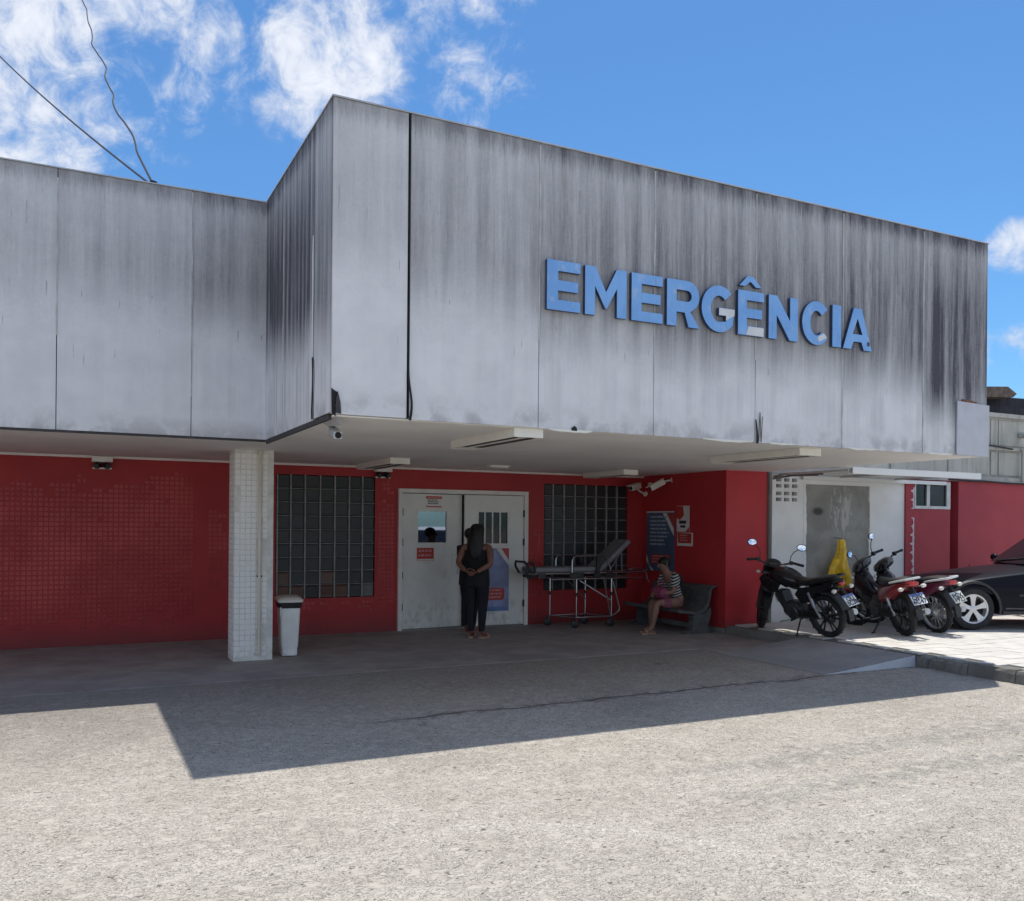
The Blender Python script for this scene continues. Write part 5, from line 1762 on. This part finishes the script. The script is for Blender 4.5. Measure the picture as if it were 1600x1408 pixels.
    for s_ in (-1, 1):
        b = MB(); b.tube([(s_ * .115, .02, r_ + .02), (s_ * .118, .09, .44)], .013, 8); b.tube([(s_ * .118, .085, .43), (s_ * .122, .15, .64)], .025, 8)
        b.tube([(s_ * .115, .0, r_), (s_ * .115, .03, r_ + .05)], .02, 8)
        b.build('shock_absorber', MT['steel'] if s_ < 0 else MT['steel'], t, True)
    b = MB()
    b.loft(squash([(.36, .34, .09, .09), (.44, .34, .125, .12), (.58, .35, .13, .13), (.68, .36, .10, .10)]))
    b.lathe((0, .48, .33), (1, 0, 0), [(0, -.155), (.085, -.155), (.10, -.14), (.10, .14), (.085, .155), (0, .155)], 20)
    if not step:
        b.loft([[(x * k, .62 + dz * .35, .43 + dz) for x, k in ((-.075, 1), (.075, 1))] + [(.075 , .76 + dz * .35, .43 + dz), (-.075, .76 + dz * .35, .43 + dz)] for dz, k in ((0, 1), (.18, 1))])
        for q in range(6): b.box(-.088, .62 + q * .01, .455 + q * .026, .088, .80 + q * .01, .463 + q * .026)
    else:
        b.tube([(0, .62, .34), (0, .86, .37)], .065, 12)
    b.build('engine', MT['engine'], t, True)
    b = MB(); b.tube([(.06, .80, .40), (.09, .82, .22), (.12, .60, .17), (.14, .30, .20), (.145, .12, .26)], .018, 8); b.tube([(.145, .16, .25), (.155, -.10, .30), (.16, -.36, .35)], [.03, .045, .042], 10)
    b.build('exhaust', MT['alu'], t, True)
    b = MB(); b.tube([(-.13, .10, .30), (-.13, .34, .30), (-.10, .34, .36), (-.10, .06, .36)], .012, 6); b.box(-.108, .03, .27, -.088, .40, .37); b.build('chain_guard', MT['black'], t, bevel=.006)
    for s_ in (-1, 1):
        b = MB(); b.tube([(s_ * .1, .44, .25), (s_ * .24, .42, .25)], .014, 8); b.build('footpeg', MT['rubber'], t, True)
    b = MB(); b.tube([(-.10, .50, .23), (-.25, .53, .24), (-.25, .62, .22)], .008, 6); b.build('gear_lever', MT['steel'], t, True)
    # side stand reaches the ground on the leaning side
    gx = -.30
    gz = (-gx) * -math.sin(lean) / max(math.cos(lean), .1)
    b = MB(); b.tube([(-.10, .38, .24), (gx + .02, .30, gz * 1 + .035), (gx, .29, gz + .012)], [.012, .011, .011], 8); b.ell((gx - .01, .285, gz + .014), .035, .025, .010, 10, 6)
    b.build('side_stand', MT['black'], t, True)
    # --- bodywork
    if not step:
        b = MB(); b.loft(squash([(.36, .74, .06, .05), (.44, .76, .12, .10), (.58, .80, .155, .125), (.72, .83, .16, .125), (.84, .82, .13, .105), (.92, .80, .06, .06)])); tk = b.build('fuel_tank', paint, t, True)
        b = MB(); b.lathe((0, .68, .95), (0, -.1, 1), [(.045, 0), (.045, .012), (.035, .018), (0, .018)], 16); b.build('filler_cap', MT['chrome'], tk, True)
        for s_ in (-1, 1):
            b = MB(); b.prism([(.60, .74), (.94, .86), (1.02, .80), (.98, .68), (.82, .60), (.70, .62)], lambda a, c, d: (s_ * (.145 + d - (a - .6) * .05), a, c), 0, .03); b.build('tank_shroud', paint, t, bevel=.012)
        b = MB(); b.loft(squash([(-.26, .835, .07, .025), (-.16, .835, .115, .04), (.02, .80, .13, .05), (.18, .765, .135, .05), (.32, .755, .115, .05), (.42, .785, .08, .045), (.46, .80, .03, .03)])); b.build('seat', seatmat, t, True)
        for s_ in (-1, 1):
            b = MB(); b.prism([(-.30, .80), (-.02, .745), (.32, .69), (.40, .60), (.30, .47), (.16, .50), (.02, .63), (-.26, .735)], lambda a, c, d: (s_ * (.105 + d - .06 * max(0, -a)), a, c), 0, .028); b.build('side_panel', paint, t, bevel=.012)
        b = MB(); b.loft(squash([(-.10, .74, .10, .05), (-.24, .785, .085, .045), (-.33, .81, .055, .03), (-.37, .815, .02, .015)])); b.build('tail_cowl', paint, t, True)
        b = MB(); b.ell((0, -.335, .775), .06, .035, .035); b.build('tail_light', MT['redlens'], t, True)
        b = MB(); b.tube([(-.11, .0, .80), (-.12, -.20, .86), (-.09, -.33, .875), (0, -.35, .88), (.09, -.33, .875), (.12, -.20, .86), (.11, .0, .80)], .012, 8); b.build('grab_rail', MT['black'], t, True)
    else:
        b = MB(); b.loft(squash([(.58, .46, .05, .12), (.66, .50, .09, .16), (.80, .60, .12, .22), (.92, .66, .14, .24), (.99, .68, .09, .20)])); b.build('leg_shield', MT['blackgloss'], t, True)
        b = MB(); b.loft(squash([(.30, .52, .10, .10), (.45, .48, .085, .09), (.58, .46, .075, .09), (.70, .48, .06, .08)])); b.build('centre_cover', MT['black'], t, True)
        b = MB(); b.loft(squash([(-.30, .80, .075, .02), (-.22, .80, .11, .035), (-.05, .785, .125, .045), (.10, .755, .13, .05), (.25, .735, .125, .05), (.36, .755, .09, .045), (.42, .78, .03, .025)])); b.build('seat', seatmat, t, True)
        b = MB(); b.loft(squash([(-.36, .755, .04, .03), (-.28, .735, .11, .055), (-.10, .685, .145, .085), (.10, .62, .15, .12), (.30, .575, .14, .14), (.42, .55, .10, .11), (.48, .54, .05, .06)])); b.build('tail_body', paint, t, True)
        b = MB(); b.loft(squash([(-.365, .76, .05, .022), (-.395, .755, .07, .03), (-.41, .748, .05, .02)])); b.build('tail_light', MT['redlens'], t, True)
        b = MB(); b.tube([(-.12, .0, .76), (-.13, -.25, .805), (-.10, -.38, .825), (0, -.41, .83), (.10, -.38, .825), (.13, -.25, .805), (.12, .0, .76)], .015, 8); b.build('grab_rail', MT['silver'], t, True)
    # rear fender, plate, rear indicators
    b = MB()
    rg = []
    for i in range(10):
        a = R(62 + 118 * i / 9) if False else R(80 + 85 * i / 9); rad = r_ + .075
        y, z = -math.cos(PI - a) * -1 * rad, r_ + rad * math.sin(a)
        y = rad * math.cos(a)
        rg.append([(-.07, y, z - .03), (-.06, y, z), (.06, y, z), (.07, y, z - .03), (.055, y, z - .01), (-.055, y, z - .01)])
    b.loft(rg); b.prism([(-.375, .42), (-.36, .38), (-.40, .28), (-.43, .27), (-.415, .42)], lambda a, c, d: (d, a, c), -.045, .045)
    b.tube([(0, -.30, .70), (0, -.40, .58)], .03, 6)
    b.build('rear_fender', MT['black'], t, True)
    PM = Matrix.Translation((0, -.445, .555)) @ Matrix.Rotation(R(-36), 4, 'X')
    b = MB(); b.box(-.10, -.003, -.085, .10, .003, .085); b.xform(PM); pl_ = b.build('licence_plate', platemat, t, bevel=.002)
    if blue_strip:
        b = MB(); b.box(-.098, -.0045, .052, .098, -.0032, .083); b.xform(PM).build('blue_strip', MT['plateblue'], pl_)
    for row, z in zip(plate_rows, (.018, -.045)):
        me = text_mesh(row, .088, 'plate_text', MT['ink'], .0016)
        o = link('plate_text', me, pl_)
        o.matrix_local = PM @ Matrix.Translation((0, -.006, z)) @ Matrix.Rotation(R(90), 4, 'X')
    for s_ in (-1, 1):
        b = MB(); b.tube([(s_ * .06, -.33, .70), (s_ * .13, -.335, .70)], .009, 6); ind = b.build('indicator', MT['black'], t)
        b = MB(); b.ell((s_ * .165, -.337, .70), .042, .032, .028, 12, 8); b.build('indicator_lens', MT['amber'] if style == 'old' else MT['clear'], ind, True)
    return t


SZ = .131
m1 = motorcycle('black motorcycle with its front wheel turned in, next to the red pier', (7.43, 1.97, SZ), R(2), R(-12), R(-40), 'street', MT['blackgloss'], MT['seat'], MT['black'], 6, ('QLJ', '3C38'), MT['plate'], True)
mdl = motorcycle('red step-through motorcycle with black seat in the middle of the row', (8.54, 1.66, SZ), R(-19), R(-10), R(34), 'step', MT['redbike'], MT['seat'], MT['black'], 5, ('QFK', '6C47'), MT['plate'], True)
m3 = motorcycle('maroon motorcycle with spoked wheels and grey plate beside the dark car', (9.27, 1.72, SZ), R(-7), R(-10), R(30), 'step', MT['maroon'], MT['seat'], MT['alu'], 32, ('PGX', '1922'), MT['plategrey'], False, mirrors=False)

# raincoat draped over the handlebar of the hidden motorcycle
def raincoat():
    b = MB()
    n = 56
    rings = []
    prof = [(1.480, .010, .010, .0), (1.472, .034, .028, .0), (1.44, .050, .040, .0), (1.36, .058, .05, .005), (1.28, .068, .06, .005), (1.20, .085, .07, -.005), (1.12, .110, .08, -.02), (1.05, .135, .09, -.035), (.98, .150, .095, -.035), (.90, .135, .09, -.01), (.80, .115, .085, .03), (.72, .095, .08, .05), (.64, .075, .07, .06)]
    for j, (z, rx, ry, ox) in enumerate(prof):
        ring = []
        for i in range(n):
            a = 2 * PI * i / n
            fold = 1 + (.06 + .18 * min(1, (1.47 - z) / .4)) * (1 - 2 * abs(math.sin(a * 3.5 + 2.2 * noise.noise(Vector((j * .35, 0, 1)))))) * .75 + .34 * noise.noise(Vector((math.cos(a) * 1.6, math.sin(a) * 1.6, z * 5)))
            zz = z + (.07 * math.sin(a * 3 + 1.0) + .05 * math.sin(a * 2) if z < .95 else .0) * min(1, (1.0 - z) / .25 if z < 1 else 0)
            ring.append((ox + rx * fold * math.cos(a), ry * fold * math.sin(a), zz))
        rings.append(ring)
    b.loft(rings, caps=False)
    return b
t = thing('raincoat', 'yellow raincoat hanging in front of the raw cement patch behind the motorcycles', 'raincoat', (9.32, 3.54, -.05), (0, 0, R(-8)))
t.scale = (1.20, 1.1, 1.0)
b = MB(); b.tube([(0, .16, 1.50), (0, .02, 1.49), (0, -.01, 1.51)], .008, 6); b.build('hook', MT['steel'], t)
raincoat().build('coat', MT['yellow'], t, True)
b = MB()
rg = []
for (x, z, k) in ((-.10, 1.16, .05), (-.165, 1.06, .055), (-.205, .95, .05), (-.215, .87, .055), (-.22, .835, .05)):
    rg.append([(x + k * math.cos(2 * PI * i / 14) * (1 + .2 * math.sin(i * 1.9)), -.07 + .7 * k * math.sin(2 * PI * i / 14), z) for i in range(14)])
b.loft(rg, caps=False); b.build('sleeve', MT['yellow'], t, True)

# ------------------------------------------------------------------ cars
def car(label, loc, heading, paint, suv=True, cat='car', wagon=False):
    """nose towards +X, origin on the ground under the front axle"""
    t = thing('parked_car', label, cat, loc, (0, 0, heading))
    wr = .315; HW = .85; rear = -2.52
    def arch(cx, r_, n=14): return [(cx + r_ * math.cos(R(a)), wr + r_ * math.sin(R(a))) for a in [180 - 180 * i / n for i in range(n + 1)]]
    low = [(-3.25, .36), (rear - .37, .26)] + arch(rear, .37)[0:] + [(rear + .37, .24), (-.38, .24)] + arch(0, .375) + [(.38, .27), (.72, .30)]
    hi = [(.80, .45), (.78, .56), (.68, .66), (.45, .735), (.0, .805), (-.5, .875), (-.95, .93), (-1.25, .955), (-1.6, .965), (-2.6, .98), (-3.28, 1.0), (-3.36, .75), (-3.33, .50)]
    prof = low + hi
    def shape(x, z, k):
        a = abs(k)
        xx = x
        if x > 0: xx = x - .26 * a ** 3 * (x / .8)
        if x < -2.6: xx = x + .10 * a ** 3
        zz = z - (.075 * a ** 3 if z > .6 else 0)
        tum = 1 - .05 * max(0, z - .55) - .05 * max(0, .45 - z)
        return (xx, k * HW * tum, zz)
    b = MB()
    ks = [-1, -.985, -.9, -.6, 0, .6, .9, .985, 1]
    n = len(prof)
    vs = []
    for k in ks:
        sh = .985 if abs(k) == 1 else 1
        for (x, z) in prof: vs.append(shape(x, z * 1.0 - (.012 if abs(k) == 1 and z > .7 else 0), k))
    fs = []
    for j in range(len(ks) - 1):
        for i in range(n):
            fs.append((j * n + i, j * n + (i + 1) % n, (j + 1) * n + (i + 1) % n, (j + 1) * n + i))
    tri = tessellate_polygon([[Vector((x, z, 0)) for x, z in prof]])
    fs += [tuple(q) for q in tri] + [tuple(i + (len(ks) - 1) * n for i in reversed(q)) for q in tri]
    b.add(vs, fs)
    bd = b.build('body', paint, t, True)
    # greenhouse
    roof = 1.50
    xr = -3.15 if wagon else -2.9
    b = MB()
    rings = []
    for (z, f, r_, hw) in ((.92, -1.06, -3.24, .80), (1.08, -1.26, -3.22, .775), (1.28, -1.50, -3.14, .72), (1.42, -1.70, -3.05, .67), (1.48, -1.88, -2.95, .62), (1.51, -2.10, -2.75, .50)):
        pts = []
        m_ = 8
        for (x, y) in ((r_, -hw), (r_ + .02, -hw), (f - .2, -hw * 1.0), (f - .06, -hw * .92), (f, -hw * .6), (f + .03, 0), (f, hw * .6), (f - .06, hw * .92), (f - .2, hw), (r_ + .02, hw), (r_, hw), (r_ - .05, 0)):
            pts.append((x, y, z))
        rings.append(pts)
    b.loft(rings); b.build('cabin', paint, t, True)
    def quad(nm, pts, mat, y_out, s_):
        bb = MB(); bb.prism(pts, lambda a, c, d: (a, s_ * (.812 - (c - .90) * .28 + d), c), y_out, y_out + .006); return bb.build(nm, mat, t)
    for s_ in (-1, 1):
        quad('side_window', [(-1.34, .985), (-2.00, .99), (-2.00, 1.39), (-1.82, 1.37), (-1.60, 1.22)], MT['glass'], .002, s_)
        quad('side_window', [(-2.06, .98), (-2.58, 1.0), (-2.58, 1.34), (-2.06, 1.355)], MT['glass'], .002, s_)
        quad('side_window', [(-2.65, 1.0), (-3.08, 1.02), (-2.96, 1.30), (-2.65, 1.335)], MT['glass'], .002, s_)
        # door seams, sill and trim strips
        def trim(nm, x0, x1, z0, z1, mat, o=.004):
            bb = MB()
            bb.prism([(x0, z0), (x1, z0), (x1, z1), (x0, z1)], lambda a, c, d: (a, s_ * (HW * (1 - .05 * max(0, c - .55) - .05 * max(0, .45 - c)) + d), c), -.004, o); return bb.build(nm, mat, t)
        trim('door_seam', -.80, -.79, .36, .90, MT['gap'], .0015)
        trim('door_seam', -2.02, -2.01, .36, .93, MT['gap'], .0015)
        trim('sill', -2.10, -.42, .235, .285, MT['black'], .022)
        trim('sill_strip', -2.05, -.46, .315, .335, MT['engine'], .012)
        trim('side_moulding', -2.40, -.66, .50, .535, MT['black'], .010)
        trim('door_handle', -1.90, -1.76, .80, .825, MT['black'], .025)
        # wheel arch flare
        for cx, ra in ((0, .375), (rear, .37)):
            bb = MB(); rg = []
            for i in range(15):
                a = R(-12 + 204 * i / 14)
                ri, ro = ra - .005, ra + .045
                p = lambda rr_, y: (cx + rr_ * math.cos(a), s_ * y, wr + rr_ * math.sin(a))
                rg.append([p(ri, HW - .03), p(ri, HW + .018), p(ro - .015, HW + .018), p(ro, HW - .03)])
            bb.loft(rg); bb.build('wheel_arch', MT['black'], t, True)
        # mirror
        bb = MB(); bb.ell((-1.26, s_ * .935, 1.02), .05, .09, .06); mr = bb.build('side_mirror', paint, t, True)
        bb = MB(); bb.tube([(-1.30, s_ * .78, .975), (-1.27, s_ * .88, 1.0)], .02, 6); bb.build('mirror_arm', MT['black'], mr)
        bb = MB(); bb.ell((.58, s_ * .58, .60), .17, .16, .075); bb.build('headlight', MT['clear'], t, True)
        bb = MB(); bb.ell((-3.30, s_ * .66, .86), .05, .12, .14); bb.build('tail_light', MT['redlens'], t, True)
        # wheels
        for cx in (0, rear):
            xf = Matrix.Translation((cx, s_ * (HW - .10), wr)) @ (Matrix.Rotation(PI, 4, 'Z') if s_ < 0 else Matrix.Identity(4))
            bb = MB(); bb.lathe((0, 0, 0), (0, 1, 0), [(.215, -.09), (.275, -.10), (.305, -.085), (wr, -.05), (wr, .05), (.305, .085), (.275, .10), (.215, .09)], 40, True)
            wl = bb.xform(xf).build('wheel', MT['rubber'], t, True)
            bb = MB(); bb.lathe((0, 0, 0), (0, 1, 0), [(.222, .085), (.214, .098), (.195, .09), (.185, .05), (.185, -.05), (.214, -.08)], 36, caps=False)
            bb.lathe((0, .065, 0), (0, 1, 0), [(.0, .024), (.03, .024), (.05, .015), (.055, 0), (0, -.01)], 16)
            for k in range(5):
                a = 2 * PI * k / 5 + .3
                d = Vector((math.cos(a), 0, math.sin(a))); q = Vector((-math.sin(a), 0, math.cos(a)))
                bb.loft([[d * r0 + q * w0 + Vector((0, .07 + y0, 0)), d * r0 - q * w0 + Vector((0, .07 + y0, 0)), d * r0 - q * w0 * .8 + Vector((0, .035, 0)), d * r0 + q * w0 * .8 + Vector((0, .035, 0))] for r0, w0, y0 in ((.035, .026, .012), (.10, .030, .012), (.16, .042, .014), (.205, .062, .018))])
            bb.xform(xf).build('rim', plain('silver_alloy', (.62, .62, .63), .3, .5, var=.05), wl, True)
            bb = MB(); bb.lathe((0, .0, 0), (0, 1, 0), [(.0, .0), (.18, .0), (.18, .01), (0, .01)], 24); bb.xform(xf).build('brake_disc', MT['gap'], wl)
    # windscreen
    b = MB()
    def ws(u, v):   # u across -1..1, v up
        z = .945 + .45 * v
        x = (-1.08 - .58 * v) + .035 * (1 - u * u) + .018
        return (x, u * (.70 - .12 * v), z + .010)
    g = [ws(-1 + 2 * i / 8, j / 4) for j in range(5) for i in range(9)]
    b.add(g, [(j * 9 + i, j * 9 + i + 1, (j + 1) * 9 + i + 1, (j + 1) * 9 + i) for j in range(4) for i in range(8)])
    b.build('windscreen', MT['glass'], t, True)
    b = MB(); b.prism([(-.46, .62), (-.46, .74), (.46, .74), (.46, .62)], lambda a, c, d: (-3.365 - d, a, c), 0, .01); b.build('licence_plate', MT['plate'], t)
    b = MB(); b.prism([(-.58, 1.08), (.58, 1.08), (.50, 1.36), (-.50, 1.36)], lambda a, c, d: (-3.275 + (c - 1.08) * .45 - d, a, c), .0, .012); b.build('rear_window', MT['glass'], t)
    b = MB(); b.tube([(-1.05, -.5, .985), (-1.10, .0, 1.02), (-1.17, .35, 1.07)], .012, 6); b.build('wiper', MT['black'], t)
    return t


# heading: nose points up-left in plan, parallel to the picture plane
cr = car('dark grey car with silver alloy wheel parked at the right edge', (9.97, 1.73, SZ), 0, MT['carblack'])
hd = math.atan2(.4469, -.8946)
cr.rotation_euler = (0, 0, hd)
# put the left (visible) front wheel where it stands in the photograph
nx_, ny_ = math.cos(hd), math.sin(hd)
side_v = Vector((-ny_, nx_, 0))        # car's own +Y
cr.location = Vector((10.02, 1.73, SZ)) - side_v * .80
wc = car('white station wagon parked across the yard, seen mirrored in the door window', (11.5, -6.9, 0), R(128), MT['carwhite'], wagon=True)

# ------------------------------------------------------------------ overhead wires
def far_wire(label, p0, p1, sag, wob, seed):
    b = MB(); p0, p1 = Vector(p0), Vector(p1); pts = []
    n = 60
    for i in range(n + 1):
        f = i / n
        p = p0.lerp(p1, f); p.z -= sag * 4 * f * (1 - f)
        k = math.sin(min(1, f * 3) * PI / 2) * (1 if f > 0 else 0)
        p.x += wob * k * (noise.noise(Vector((f * 9, seed, 0))) + .18 * noise.noise(Vector((f * 24, seed, 4))))
        pts.append(p)
    b.tube(pts, .012, 6); b.tube([p0 + Vector((0, 0, -.03)), p0 + Vector((0, 0, .05))], .025, 8)
    tag(b.build('overhead_wire', MT['cable'], smooth=True), label, 'wire', 'wires rising from the left roof edge')
far_wire('straight black wire, the lower of two rising from the left roof edge', (-1.12, 2.66, 4.98), (-4.26, 16.1, 13.0), .16, .0, 1)
far_wire('wavy black wire, the steeper of two rising from the left roof edge', (-1.10, 2.67, 4.98), (-1.72, 16.2, 14.1), .30, .13, 2)
